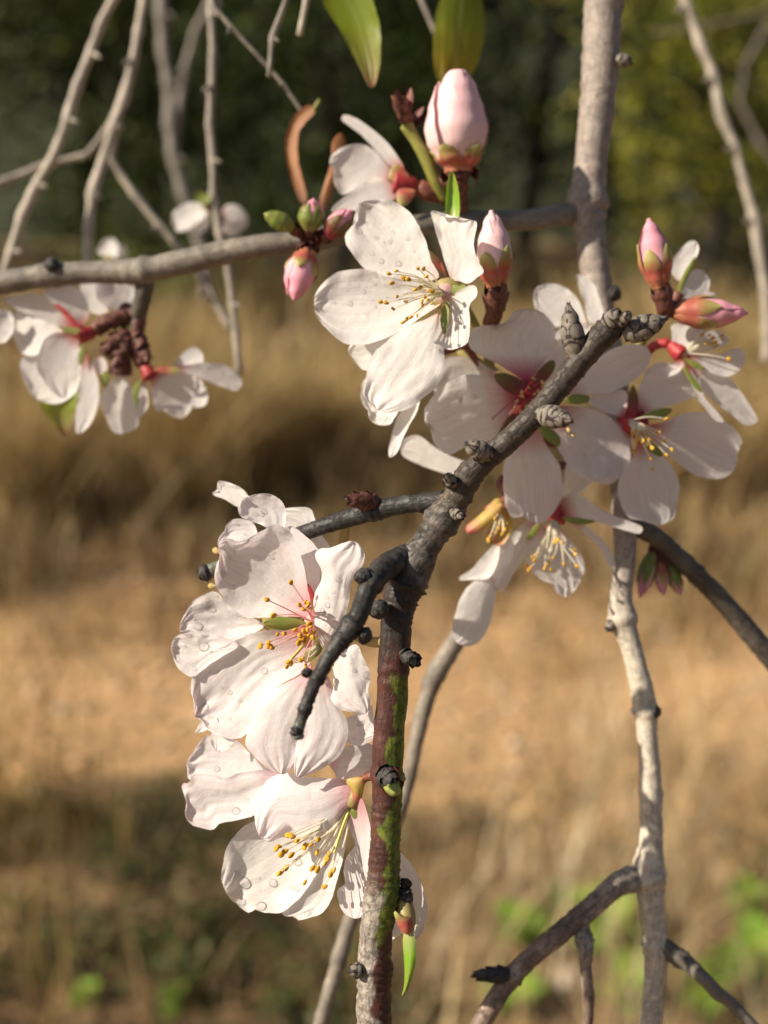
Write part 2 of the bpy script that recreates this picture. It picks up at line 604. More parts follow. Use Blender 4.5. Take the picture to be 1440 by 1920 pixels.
M['pistil'] = plain_material('pistil', [(0.3, (0.50, 0.50, 0.10)), (0.7, (0.68, 0.62, 0.16))], 800, 0.45)
M['water'] = water_material()
M['bark'] = bark_material('bark', 800, 0.45, 0.6, 0.00025, 0.52, 0.45)
M['bark_soft'] = bark_material('bark_soft', 420, 0.25, 0.4, 0.0003, 0.6, 0.75)
M['stem_green'] = plain_material('stem_green', [(0.3, (0.16, 0.17, 0.03)), (0.7, (0.30, 0.28, 0.06))], 400, 0.5)
M['foliage'] = col_material('foliage', 0.55, 0.25, 3.0, 0.3)
M['dry_grass'] = col_material('dry_grass', 0.7, 0.2, 6.0, 0.25)
M['herb'] = col_material('herb', 0.4, 0.3, 30.0, 0.3)
M['stone'] = col_material('stone', 0.85, 0.0, 40.0, 0.25)


# ------------------------------------------------------------------ shape builders
def sheet(name, fr, outline, mat, parent, d=0.0, gx=0.0, gy=0.0, cup=0.12, ruffle=0.05, rim=0.06, seed=None, tip=None, nr=38, nc=32, per=5, curl=0.0, jag=0.018):
    """Thin organic sheet (petal, sepal, leaf). outline: closed loop from the base round and back; d: depth (mm) of the base;
    gx, gy: slopes of its plane (right / down going deeper); cup, ruffle, rim: relief as shares of its width."""
    seed = R.uniform(0, 100) if seed is None else seed
    pts = [np.array(fr(*p), float) for p in outline]
    base = pts[0]
    if tip is None:
        tip = max(range(1, len(pts)), key=lambda i: np.linalg.norm(pts[i] - base))
    loop = catmull(pts, per, closed=True)
    k = tip * per
    Lp = resample(loop[:k + 1], nr)
    Rp = resample(np.vstack([loop[k:], loop[:1]])[::-1], nr)
    wid = max(np.linalg.norm(Lp - Rp, axis=1).max(), 1e-6)
    mid = (Lp + Rp) / 2
    for side, q in ((0, Lp), (9, Rp)):
        for i in range(2, nr):
            e = q[i] - mid[min(i, int(nr * .8))]
            ln = np.linalg.norm(e)
            if ln > 1e-6 and i < nr - 1:
                q[i] += e / ln * wid * jag * (n3(i * 0.31 + seed, side, seed) + 0.6 * n3(i * 0.9 + seed, side, 3.0)) * min(1, ln / (0.2 * wid))
    leng = np.linalg.norm(pts[tip] - base)
    pm = px_m(d) / MM          # mm per pixel
    W = wid * pm
    verts, uvs, pix = [], [], []
    for i in range(nr):
        v = i / (nr - 1)
        for j in range(nc):
            u = j / (nc - 1)
            # rows bow forward a little so that they read as arcs round the base
            q = Lp[i] * (1 - u) + Rp[i] * u
            dd = d + ((q[0] - base[0]) * gx + (q[1] - base[1]) * gy) * pm
            s = 1 - (2 * u - 1) ** 2
            dd += cup * W * s * math.sin(math.pi * min(1, v * 0.93 + 0.02)) ** 0.8
            dd += curl * leng * pm * v * v
            dd += ruffle * W * n3(u * 2.6 + seed, v * 2.1, seed * 1.7) * (0.3 + 0.7 * v)
            dd += 0.32 * ruffle * W * n3(u * 8.0 + seed, v * 5.0, seed * 2.3) * (0.2 + 0.8 * v)
            dd += 0.05 * ruffle * W * n3(u * 19.0 + seed, v * 6.0, seed * 3.1)
            e = max(abs(2 * u - 1), v)
            per_c = (u * 3.0 if v > abs(2 * u - 1) else v * 3.0 + (5 if u > 0.5 else 0))
            dd += rim * W * sstep(0.6, 1.0, e) * sstep(0.1, 0.4, v) * n3(per_c * 2.2 + seed * 3, seed, 4.0) * 1.6
            verts.append(P(q[0], q[1], dd))
            uvs.append((u, v))
            pix.append((q[0], q[1]))
    faces = []
    for i in range(nr - 1):
        for j in range(nc - 1):
            a = i * nc + j
            faces.append((a, a + nc, a + nc + 1, a + 1))
    o = mesh_obj(name, verts, faces, mat, parent, uvs)
    o_info[o.name] = (np.array(pix), [Vector(x) for x in verts], nc)
    return o


o_info = {}


def frames_along(path):
    """Parallel-transport frames along a polyline; the seam of the tube looks away from the camera."""
    n = len(path)
    T = [Vector(path[min(i + 1, n - 1)] - path[max(i - 1, 0)]).normalized() for i in range(n)]
    a = FWD - T[0] * FWD.dot(T[0])
    if a.length < 1e-4:
        a = UP - T[0] * UP.dot(T[0])
    a.normalize()
    out = []
    for i in range(n):
        if i:
            a = a - T[i] * a.dot(T[i])
            a.normalize()
        out.append((T[i], a.copy(), T[i].cross(a)))
    return out


def tube(name, pts, mat, parent=None, sides=14, step=0.001, colfn=None, rough=0.0, freq=1.4, fine=0.0, bumps=(), cap=True, straight=False, seed=0.0):
    """Tapered tube through [(px, py, width_px, depth_mm), ...]. bumps: [(px, py, height share, half-length mm)] node swellings."""
    ctl = []
    for (x, y, w, d) in pts:
        p = P(x, y, d)
        ctl.append((p.x, p.y, p.z, w * 0.5 * px_m(d), x, y, d))
    c = np.array(ctl) if straight else catmull(ctl, 8)
    length = np.linalg.norm(np.diff(c[:, :3], axis=0), axis=1).sum()
    c = resample(c, max(4, int(length / step)))
    fr = frames_along([np.array(q[:3]) for q in c])
    nb = [(P(x, y, pts[0][3]), h, L * MM, (x, y)) for (x, y, h, L) in bumps]
    verts, faces, uvs, cols = [], [], [], []
    s = 0.0
    m = len(c)
    for i in range(m):
        if i:
            s += float(np.linalg.norm(c[i, :3] - c[i - 1, :3]))
        o = Vector(c[i, :3])
        r0 = max(c[i, 3], 1e-5)
        T, A, B = fr[i]
        swell = 0.0
        for (bp, h, L, bxy) in nb:
            dp = math.hypot(c[i, 4] - bxy[0], c[i, 5] - bxy[1]) * px_m(c[i, 6])
            g = math.exp(-(dp / L) ** 2)
            swell += h * g
        for j in range(sides):
            ang = 2 * math.pi * j / sides
            dr = A * math.cos(ang) + B * math.sin(ang)
            r = r0 * (1 + swell)
            if rough or fine:
                q = (o + dr * r0) / r0
                r *= 1 + rough * n3(q.x * freq + seed, q.y * freq, q.z * freq) + fine * n3(q.x * 4.5 * freq, q.y * 4.5 * freq + seed, q.z * 4.5 * freq)
                if swell > 0.02:   # ring scars round the nodes
                    r *= 1 + 0.085 * math.sin(s / r0 * 22 + 2 * n3(q.x, q.y, seed)) * min(1, swell * 8)
            p = o + dr * r
            verts.append(p)
            uvs.append((ang * r0, s))
            if colfn:
                cols.append(colfn(s / max(length, 1e-9), c[i, 4], c[i, 5], dr, p))
    for i in range(m - 1):
        for j in range(sides):
            a, b = i * sides + j, i * sides + (j + 1) % sides
            faces.append((a, b, b + sides, a + sides))
    if cap:
        for i, flip in ((0, True), (m - 1, False)):
            T = fr[i][0] * (-1 if flip else 1)
            verts.append(Vector(c[i, :3]) + T * c[i, 3] * 0.45)
            uvs.append((0, s if i else 0))
            if colfn:
                cols.append(colfn(i / (m - 1), c[i, 4], c[i, 5], T, verts[-1]))
            k = len(verts) - 1
            for j in range(sides):
                a, b = i * sides + j, i * sides + (j + 1) % sides
                faces.append((b, a, k) if flip else (a, b, k))
    return mesh_obj(name, verts, faces, mat, parent, uvs, cols if colfn else None)


def axis_basis(a, b, spin=0.0):
    T = (b - a).normalized()
    X = RIGHT - T * RIGHT.dot(T)
    if X.length < 0.2:
        X = FWD - T * FWD.dot(T)
    X.normalize()
    Y = T.cross(X)
    return T, X * math.cos(spin) + Y * math.sin(spin), Y * math.cos(spin) - X * math.sin(spin)


def prof(stops, t):
    for (a, ra), (b, rb) in zip(stops, stops[1:]):
        if t <= b:
            k = (t - a) / (b - a)
            k = k * k * (3 - 2 * k)
            return ra + (rb - ra) * k
    return stops[-1][1]


def lathe(name, a, b, rad, stops, mat, parent, sides=20, rows=18, lump=0.05, seed=0.0, overlap=0.0):
    """Closed body of revolution from a to b; rad: greatest radius (m); stops: [(t, share of rad)]; overlap: spiral petal edges."""
    T, X, Y = axis_basis(a, b, seed)
    verts, faces, uvs = [], [], []
    for i in range(rows):
        t = i / (rows - 1)
        for j in range(sides):
            th = 2 * math.pi * j / sides
            r = rad * prof(stops, t)
            if overlap:
                ph = (th * 3 / (2 * math.pi) + t * 0.55 + seed) % 1.0
                r *= 1 + overlap * (ph - 0.5)
            r *= 1 + lump * n3(math.cos(th) * 1.5 + seed, math.sin(th) * 1.5, t * 3 + seed)
            verts.append(a + (b - a) * t + X * (r * math.cos(th)) + Y * (r * math.sin(th)))
            uvs.append((j / sides, t))
    for i in range(rows - 1):
        for j in range(sides):
            p, q = i * sides + j, i * sides + (j + 1) % sides
            faces.append((p, q, q + sides, p + sides))
    verts += [a, b]
    uvs += [(0, 0), (0, 1)]
    ka, kb = len(verts) - 2, len(verts) - 1
    for j in range(sides):
        faces.append(((j + 1) % sides, j, ka))
        faces.append(((rows - 1) * sides + j, (rows - 1) * sides + (j + 1) % sides, kb))
    return mesh_obj(name, verts, faces, mat, parent, uvs)


def wrap_leaf(name, a, b, rad, stops, t0, t1, th0, half, mat, parent, off=0.0003, flare=0.0, nr=10, nc=9):
    """A sepal or scale lying on a lathe body between t0 and t1, pointed at t1."""
    T, X, Y = axis_basis(a, b)
    L = (b - a).length
    verts, uvs, faces = [], [], []
    for i in range(nr):
        v = i / (nr - 1)
        t = t0 + (t1 - t0) * v
        wv = half * (math.sin(math.pi * min(1.0, 0.28 + v * 0.72)) ** 0.6 if v < 1 else 0.02)
        for j in range(nc):
            u = j / (nc - 1)
            th = th0 + (2 * u - 1) * wv
            r = rad * prof(stops, min(1, max(0, t))) + off * (1 + 0.6 * (1 - (2 * u - 1) ** 2)) + flare * v * v * L
            verts.append(a + (b - a) * t + X * (r * math.cos(th)) + Y * (r * math.sin(th)))
            uvs.append((u, v))
    for i in range(nr - 1):
        for j in range(nc - 1):
            k = i * nc + j
            faces.append((k, k + 1, k + nc + 1, k + nc))
    return mesh_obj(name, verts, faces, mat, parent, uvs)


def unit_blob(name, fn, sub=2):
    bm = bmesh.new()
    bmesh.ops.create_icosphere(bm, subdivisions=sub, radius=1.0)
    for v in bm.verts:
        v.co = fn(v.co)
    me = bpy.data.meshes.new(name)
    bm.to_mesh(me)
    bm.free()
    me.polygons.foreach_set('use_smooth', [True] * len(me.polygons))
    return me


def anther_shape(c):
    # two pollen sacs side by side with a groove between them
    x, y, z = c
    g = 1 - 0.6 * math.exp(-(x / 0.22) ** 2) * (0.5 + 0.5 * abs(y))
    return Vector((x * 0.72 * (1 + 0.1 * z), y * 0.55 * g, z * 1.0 - 0.12 * (1 - abs(x))))


ANTHER = {k: unit_blob('anther', anther_shape, 2) for k in ('anther_gold', 'anther_pale', 'anther_ochre')}
for k, me in ANTHER.items():
    me.materials.append(M[k])
DROP = unit_blob('water_droplet', lambda c: Vector((c.x, c.y, c.z * 0.75 if c.z > 0 else c.z * 0.12)), 3)
DROP.materials.append(M['water'])


def place(name, me, parent, loc, axis, size, spin=0.0):
    o = bpy.data.objects.new(name, me)
    o.parent = parent
    q = Vector(axis).to_track_quat('Z', 'Y')
    o.matrix_local = Matrix.Translation(loc - root_loc(parent)) @ q.to_matrix().to_4x4() @ Matrix.Rotation(spin, 4, 'Z') @ Matrix.Diagonal((*(size if isinstance(size, tuple) else (size,) * 3), 1))
    return link(o)


def stamens(parent, fr, base, bd, spots, ad, fil, anth, size=0.62, bow=1.0, width=2.4, spread=8):
    """Filaments from the flower's heart to each anther; ad: depth (mm) of the anthers."""
    for (x, y) in spots:
        bx, by = fr(base[0] + R.uniform(-spread, spread), base[1] + R.uniform(-spread, spread))
        tx, ty = fr(x, y)
        dz = ad + R.uniform(-1.6, 1.6)
        mx, my = (bx + tx) / 2 + R.uniform(-4, 4) * bow, (by + ty) / 2 - 5 * bow + R.uniform(-4, 4) * bow
        f = tube('stamen', [(bx, by, width * 1.2, bd), (mx, my, width, (bd + dz) / 2 - 1.2 * bow), (tx, ty, width * 0.75, dz)], M[fil], parent, 6, 0.0012)
        a, b = P(mx, my, (bd + dz) / 2), P(tx, ty, dz)
        place('anther', ANTHER[anth], f, b, (b - a) + Vector((R.uniform(-.3, .3), R.uniform(-.3, .3), R.uniform(-.3, .3))) * (b - a).length * 2, size * MM * R.uniform(0.85, 1.2), R.uniform(0, 6))


def droplets(petals, fr, spots, scale):
    """Water beads on the petal surface nearest to each spot."""
    for (x, y, r) in spots:
        q = np.array(fr(x, y))
        best = None
        for p in petals:
            pix, vs, nc = o_info[p.name]
            dist = np.linalg.norm(pix - q, axis=1)
            k = int(dist.argmin())
            depth = (vs[k] - CAM).dot(FWD)
            inside = dist[k] < 9
            key = (0 if inside else 1, depth if inside else dist[k])
            if best is None or key < best[0]:
                best = (key, p, k)
        _, p, k = best
        pix, vs, nc = o_info[p.name]
        row, colm = divmod(k, nc)
        rows = len(vs) // nc
        r0, r1, c0, c1 = max(row - 1, 0), min(row + 1, rows - 1), max(colm - 1, 0), min(colm + 1, nc - 1)
        nrm = (vs[r1 * nc + colm] - vs[r0 * nc + colm]).cross(vs[row * nc + c1] - vs[row * nc + c0])
        if nrm.length < 1e-12:
            nrm = -FWD.copy()
        nrm.normalize()
        if nrm.dot(FWD) > 0:
            nrm = -nrm
        rad = (r if r < 20 else 20 + (r - 20) * .45) * 0.85 / scale * px_m(0)
        place('water_droplet', DROP, p, vs[k] + nrm * rad * 0.06, nrm, (rad * R.uniform(.9, 1.1), rad * R.uniform(.9, 1.1), rad), R.uniform(0, 6))


def petal(t, fr, outline, mat, **kw):
    return sheet('petal', fr, outline, M[mat], t, **kw)


def sepal(t, fr, outline, mat, **kw):
    kw.setdefault('nr', 14)
    kw.setdefault('nc', 10)
    return sheet('sepal', fr, outline, M[mat], t, **kw)


def calyx(t, a, b, wpx, mat, dmm):
    """Cup under the petals from its foot a to its mouth b."""
    return lathe('calyx', a, b, wpx * 0.5 * px_m(dmm), [(0, 0.35), (0.3, 0.75), (0.7, 0.95), (1, 1.0)], M[mat], t, 16, 9, 0.08, R.uniform(0, 9))


def blossom(label, fr, centre, d, group='almond blossoms on the branches'):
    x, y = fr(*centre)
    return thing('almond_blossom', label, 'blossom', P(x, y, d), group)


def pedicel(t, pts, mat='stem_green'):
    return tube('pedicel', pts, M[mat], t, 10, 0.0008, rough=0.06)


# ------------------------------------------------------------------ the setting
NP = np.random.RandomState(11)


def ground_material(name, stops, scale, fine):
    m, n, l = new_mat(name)
    bs = n['Principled BSDF']
    tc = N(n, 'ShaderNodeTexCoord')
    a = N(n, 'ShaderNodeTexNoise')
    a.inputs['Scale'].default_value = scale
    a.inputs['Detail'].default_value = 6
    l.new(tc.outputs['Object'], a.inputs['Vector'])
    b = N(n, 'ShaderNodeTexNoise')
    b.inputs['Scale'].default_value = fine
    b.inputs['Detail'].default_value = 5
    l.new(tc.outputs['Object'], b.inputs['Vector'])
    r = ramp(n, stops)
    l.new(a.outputs[0], r.inputs[0])
    r2 = ramp(n, [(0.3, (0.6, 0.58, 0.55)), (0.7, (1.25, 1.22, 1.15))])
    l.new(b.outputs[0], r2.inputs[0])
    c = mixc(n, l, 1.0, r.outputs[0], r2.outputs[0], 'MULTIPLY')
    l.new(c, bs.inputs['Base Color'])
    bs.inputs['Roughness'].default_value = 0.95
    bm_ = N(n, 'ShaderNodeBump')
    bm_.inputs['Strength'].default_value = 0.8
    bm_.inputs['Distance'].default_value = 0.02
    l.new(b.outputs[0], bm_.inputs['Height'])
    l.new(bm_.outputs[0], bs.inputs['Normal'])
    return m


M['soil'] = ground_material('soil', [(0.3, (0.14, 0.088, 0.044)), (0.7, (0.34, 0.22, 0.11))], 2.2, 30)
M['sand'] = ground_material('sand', [(0.3, (0.38, 0.225, 0.10)), (0.7, (0.56, 0.36, 0.18))], 4.0, 38)
M['hillside'] = ground_material('hillside', [(0.3, (0.012, 0.018, 0.006)), (0.7, (0.04, 0.05, 0.016))], 1.2, 9)


def setting(o):
    o['kind'] = 'structure'
    return o


def grid_sheet(name, xs, ys, zf, mat):
    verts = [(x, y, zf(x, y)) for y in ys for x in xs]
    w = len(xs)
    faces = [(i * w + j, i * w + j + 1, (i + 1) * w + j + 1, (i + 1) * w + j) for i in range(len(ys) - 1) for j in range(w - 1)]
    return setting(mesh_obj(name, verts, faces, mat))


def relief(x, y):
    return 0.02 * n3(x * 1.3, y * 1.3, 3.1) if y < 12 else 0.0


grid_sheet('ground', np.concatenate([[-200, -60, -20], np.linspace(-10, 10, 60), [20, 60, 200]]), np.concatenate([[-200, -40, -8], np.linspace(-3, 14, 70), [30, 80, 250]]),
           lambda x, y: relief(x, y) if abs(x) < 15 and -5 < y < 12 else 0.0, M['soil'])


def path_edges(x):
    near = 1.99 + 0.22 * n3(x * 1.7, 1.0, 0) + 0.10 * n3(x * 6, 7.0, 0) - 0.40 * max(-0.3, min(1.2, x))
    far = 3.28 + 0.30 * n3(x * 1.3, 4.0, 0) + 0.10 * n3(x * 5, 9.0, 0) - 0.02 * x
    return near, far


def make_path():
    xs = np.linspace(-9, 9, 160)
    verts, faces = [], []
    K = 16
    for x in xs:
        a, b = path_edges(x)
        for k in range(K):
            y = a + (b - a) * k / (K - 1)
            edge = min(k, K - 1 - k)
            verts.append((x, y, relief(x, y) + (0.012 if edge > 0 else -0.012) + 0.006 * n3(x * 9, y * 9, 1)))
    for i in range(len(xs) - 1):
        for k in range(K - 1):
            a = i * K + k
            faces.append((a, a + K, a + K + 1, a + 1))
    return setting(mesh_obj('path', verts, faces, M['sand']))


make_path()


def hill():
    xs = np.linspace(-45, 45, 50)
    ys = np.concatenate([np.linspace(13.5, 30, 20), [45, 80, 120]])
    return grid_sheet('hill', xs, ys, lambda x, y: -0.3 + 5.2 * sstep(13.5, 24, y) + 0.8 * n3(x * .25, y * .25, 2) * sstep(13.5, 18, y), M['hillside'])


hill()


# --- loose stones on the path (uncountable)
def gravel():
    n = 5200
    xs = NP.uniform(-2.2, 2.2, n)
    t = NP.uniform(0.02, 0.98, n)
    base = np.array([(1, 0, 0), (0, 1, 0), (-1, 0, 0), (0, -1, 0), (0, 0, 0.7), (0, 0, -0.7)], float)
    fc = np.array([(0, 1, 4), (1, 2, 4), (2, 3, 4), (3, 0, 4), (1, 0, 5), (2, 1, 5), (3, 2, 5), (0, 3, 5)])
    V, Q, C = [], [], []
    for i in range(n):
        a, b = path_edges(xs[i])
        y = a + (b - a) * t[i]
        s = 0.003 + 0.017 * NP.rand() ** 3
        an = NP.rand() * 6.28
        rot = np.array([[math.cos(an), -math.sin(an), 0], [math.sin(an), math.cos(an), 0], [0, 0, 1]])
        v = (base * NP.uniform(0.6, 1.3, (6, 1)) * s) @ rot.T * np.array([1, NP.uniform(.6, 1), 1])
        V.append(v + np.array([xs[i], y, relief(xs[i], y) + 0.012 + 0.3 * s]))
        Q.append(fc + 6 * i)
        k = NP.uniform(0.6, 1.5)
        c = np.array([0.46, 0.31, 0.18]) if NP.rand() < 0.75 else np.array([0.40, 0.33, 0.26])
        C.append(np.tile(c * k, (6, 1)))
    o = big_mesh('gravel', np.vstack(V), np.vstack(Q), M['stone'], np.vstack(C))
    o['kind'] = 'stuff'
    o['label'] = 'small tan stones strewn over the sandy path'
    o['category'] = 'gravel'


gravel()


def blades(name, spots, label, cat, mat):
    """Grass blades: spots rows are (x, y, height, lean, width, r, g, b)."""
    n = len(spots)
    V = np.zeros((n, 8, 3))
    C = np.zeros((n, 8, 3))
    ang = NP.uniform(0, 6.283, n)
    lean_dir = NP.uniform(0, 6.283, n)
    for k in range(4):
        t = k / 3.0
        bend = spots[:, 3] * t ** 1.8
        cx = spots[:, 0] + np.cos(lean_dir) * bend * spots[:, 2]
        cy = spots[:, 1] + np.sin(lean_dir) * bend * spots[:, 2]
        cz = spots[:, 2] * t * (1 - 0.25 * spots[:, 3] * t)
        w = spots[:, 4] * (1.0 if k < 2 else (0.75 if k == 2 else 0.12))
        for s, sg in ((0, -1), (1, 1)):
            V[:, 2 * k + s, 0] = cx + sg * w * np.cos(ang)
            V[:, 2 * k + s, 1] = cy + sg * w * np.sin(ang)
            V[:, 2 * k + s, 2] = cz
            C[:, 2 * k + s, :] = spots[:, 5:8]
    q = np.array([(0, 1, 3, 2), (2, 3, 5, 4), (4, 5, 7, 6)])
    Q = (q[None] + 8 * np.arange(n)[:, None, None]).reshape(-1, 4)
    o = big_mesh(name, V.reshape(-1, 3), Q, mat, C.reshape(-1, 3), smooth=True)
    o['kind'] = 'stuff'
    o['label'] = label
    o['category'] = cat
    return o


def blade_rows(n, xr, yr, hr, lean, wr, cols, clump=0, yweight=None):
    if clump:
        cx = NP.uniform(*xr, clump)
        cy = NP.uniform(*yr, clump)
        ch = NP.uniform(0.45, 1.1, clump)
        tone = NP.uniform(0.55, 1.35, clump)
        k = NP.randint(0, clump, n)
        x = cx[k] + NP.normal(0, 0.09, n)
        y = cy[k] + NP.normal(0, 0.09, n)
        hm = ch[k]
        tm = tone[k][:, None]
    else:
        x = NP.uniform(*xr, n)
        y = NP.uniform(*yr, n)
        hm = np.ones(n)
        tm = 1.0
    h = NP.uniform(*hr, n) * hm
    c = np.array(cols)[NP.randint(0, len(cols), n)] * NP.uniform(0.65, 1.25, (n, 1)) * tm
    return np.column_stack([x, y, h, NP.uniform(*lean, n), NP.uniform(*wr, n), c])


STRAW = [(0.45, 0.325, 0.15), (0.38, 0.26, 0.115), (0.54, 0.43, 0.25), (0.27, 0.18, 0.085), (0.35, 0.285, 0.13)]
BROWN = [(0.24, 0.15, 0.07), (0.30, 0.20, 0.10), (0.18, 0.12, 0.06), (0.34, 0.24, 0.13)]
far_grass = np.vstack([
    blade_rows(4500, (-3.5, 3.5), (3.0, 3.7), (0.06, 0.36), (0.1, 0.8), (0.002, 0.004), STRAW + BROWN, 90),
    blade_rows(12000, (-4.5, 4.5), (3.5, 5.4), (0.12, 0.42), (0.1, 0.7), (0.003, 0.005), STRAW + BROWN, 200),
    blade_rows(14000, (-7, 7), (5.0, 9.5), (0.22, 0.60), (0.1, 0.6), (0.005, 0.010), STRAW, 420),
    blade_rows(6000, (-5, 5), (3.1, 8), (0.08, 0.3), (0.2, 0.9), (0.004, 0.008), BROWN, 150),
])
tus = []
for (tx, ty, th, tn) in ((-1.15, 3.75, .62, 900), (-0.62, 3.9, .70, 1100), (-0.28, 4.1, .66, 1000), (-1.7, 4.0, .6, 800), (0.45, 4.5, .6, 800), (1.05, 4.0, .62, 900), (1.6, 4.3, .7, 1000), (-0.9, 4.6, .8, 900), (0.1, 5.0, .7, 800), (1.35, 5.2, .75, 900), (-2.2, 4.4, .7, 800), (2.2, 4.2, .7, 800)):
    b = blade_rows(tn, (tx - .01, tx + .01), (ty - .01, ty + .01), (th * .5, th), (0.15, 0.75), (0.0025, 0.005), [(0.54, 0.40, 0.20), (0.46, 0.33, 0.15), (0.40, 0.30, 0.14)])
    b[:, 0] += NP.normal(0, .075, tn)
    b[:, 1] += NP.normal(0, .075, tn)
    tus.append(b)
far_grass = np.vstack([far_grass] + tus)
blades('dry_grass', far_grass, 'golden dry grass growing thick beyond the sandy path', 'grass', M['dry_grass'])

near = [blade_rows(170, (-0.02, 0.75), (0.95, 1.5), (0.35, 0.72), (0.05, 0.5), (0.0008, 0.0016), [(0.50, 0.38, 0.22), (0.42, 0.30, 0.15)], 26),
        blade_rows(40, (-0.62, -0.40), (1.1, 1.5), (0.3, 0.62), (0.05, 0.4), (0.001, 0.002), [(0.46, 0.32, 0.12), (0.36, 0.24, 0.10)], 6),
        blade_rows(1700, (-0.02, 1.3), (1.3, 2.2), (0.10, 0.45), (0.15, 0.8), (0.0010, 0.0022), [(0.56, 0.43, 0.24), (0.48, 0.34, 0.17), (0.62, 0.52, 0.35)], 70),
        blade_rows(260, (-1.1, -0.52), (1.5, 2.1), (0.15, 0.55), (0.1, 0.6), (0.0014, 0.003), [(0.42, 0.28, 0.09), (0.36, 0.24, 0.10)], 9),
        blade_rows(420, (-0.6, 0.1), (1.2, 1.9), (0.05, 0.22), (0.2, 0.9), (0.0014, 0.003), BROWN + [(0.30, 0.20, 0.11)], 40),
        blade_rows(2200, (-2, 2), (2.75, 3.4), (0.03, 0.20), (0.2, 0.9), (0.0015, 0.003), STRAW + BROWN, 60),
        blade_rows(900, (-1.6, 1.6), (2.0, 3.3), (0.03, 0.16), (0.2, 0.9), (0.001, 0.0025), STRAW, 60)]
blades('straw', np.vstack(near), 'loose dry straw stalks standing on this side of the path', 'grass', M['dry_grass'])


def low_cover():
    """Small dark green leaves over the soil this side of the path, thickest on the left."""
    n = 16000
    cl = 420
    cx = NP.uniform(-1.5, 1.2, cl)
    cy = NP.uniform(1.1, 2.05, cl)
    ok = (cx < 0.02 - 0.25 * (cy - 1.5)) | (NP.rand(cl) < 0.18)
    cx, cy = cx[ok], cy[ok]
    k = NP.randint(0, len(cx), n)
    x = cx[k] + NP.normal(0, 0.03, n)
    y = cy[k] + NP.normal(0, 0.03, n)
    z = np.abs(NP.normal(0.02, 0.022, n)) + 0.012
    s = NP.uniform(0.005, 0.015, n)
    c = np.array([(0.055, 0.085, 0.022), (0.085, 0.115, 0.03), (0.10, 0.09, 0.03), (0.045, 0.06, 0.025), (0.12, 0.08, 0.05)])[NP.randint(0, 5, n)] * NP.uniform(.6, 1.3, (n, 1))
    a = NP.uniform(0, 6.28, n)
    tilt = NP.uniform(-0.7, 0.7, (n, 2))
    V = np.zeros((n, 4, 3))
    for i, (u, v) in enumerate(((-1, 0), (0, -.5), (1, 0), (0, .5))):
        dx = (u * np.cos(a) - v * np.sin(a)) * s
        dy = (u * np.sin(a) + v * np.cos(a)) * s
        V[:, i, 0] = x + dx
        V[:, i, 1] = y + dy
        V[:, i, 2] = z + dx * tilt[:, 0] + dy * tilt[:, 1]
    Q = np.arange(n * 4).reshape(n, 4)
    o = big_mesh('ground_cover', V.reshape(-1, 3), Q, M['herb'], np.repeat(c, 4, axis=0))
    o['kind'] = 'stuff'
    o['label'] = 'low dark green weeds carpeting the soil under the branches'
    o['category'] = 'ground cover'


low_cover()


# --- broad-leaved herbs on the ground, each leaf its own part
def herb_leaf_mesh():
    verts, faces, cols = [], [], []
    for i in range(5):
        v = i / 4
        w = 0.42 * math.sin(math.pi * (0.08 + 0.90 * v)) ** 0.8
        for j in range(3):
            u = j - 1
            verts.append((u * w, v, 0.12 * abs(u) * w * 2 + 0.25 * v - 0.30 * v * v))
    for i in range(4):
        for j in range(2):
            k = i * 3 + j
            faces.append((k, k + 1, k + 4, k + 3))
    me = bpy.data.meshes.new('leaf')
    me.from_pydata(verts, [], faces)
    me.polygons.foreach_set('use_smooth', [True] * len(me.polygons))
    me.materials.append(M['herb_leaf'])
    return me


M['herb_leaf'] = plain_material('herb_leaf', [(0.3, (0.07, 0.16, 0.015)), (0.5, (0.17, 0.30, 0.025)), (0.72, (0.40, 0.46, 0.05))], 3.0, 0.35, 0.2, 0.002)
HL = herb_leaf_mesh()


def ground_at(px, py, h=0.0):
    """Point of the ground (lifted h) seen at a photograph pixel."""
    ray = FWD + RIGHT * ((px - 720) / F) + UP * (-(py - 960) / F)
    k = (h - CAM.z) / ray.z
    return CAM + ray * k


def herb(px, py, n, size, label):
    size *= 1.15 if px < 700 else 1.5
    n = int(n * 1.6)
    b = ground_at(px, py)
    t = thing('broadleaf_herb', label, 'herb', b, 'green herbs at the foot of the tree')
    tubes = []
    stem = mesh_obj('stem', [b + Vector((0.002 * math.cos(a), 0.002 * math.sin(a), z)) for z in (-0.004, size * 0.7) for a in (0, 1.57, 3.14, 4.71)],
                    [(i, (i + 1) % 4, 4 + (i + 1) % 4, 4 + i) for i in range(4)], M['stem_green'], t)
    for k in range(n):
        o = bpy.data.objects.new('leaf', HL)
        o.parent = t
        a = k * 2.4 + R.uniform(-.4, .4)
        s = size * R.uniform(0.55, 1.0)
        o.location = (0, 0, size * R.uniform(0.1, 0.7))
        o.rotation_euler = (R.uniform(0.0, 0.7), R.uniform(-.2, .2), a)
        o.scale = (s, s, s)
        link(o)
    return t


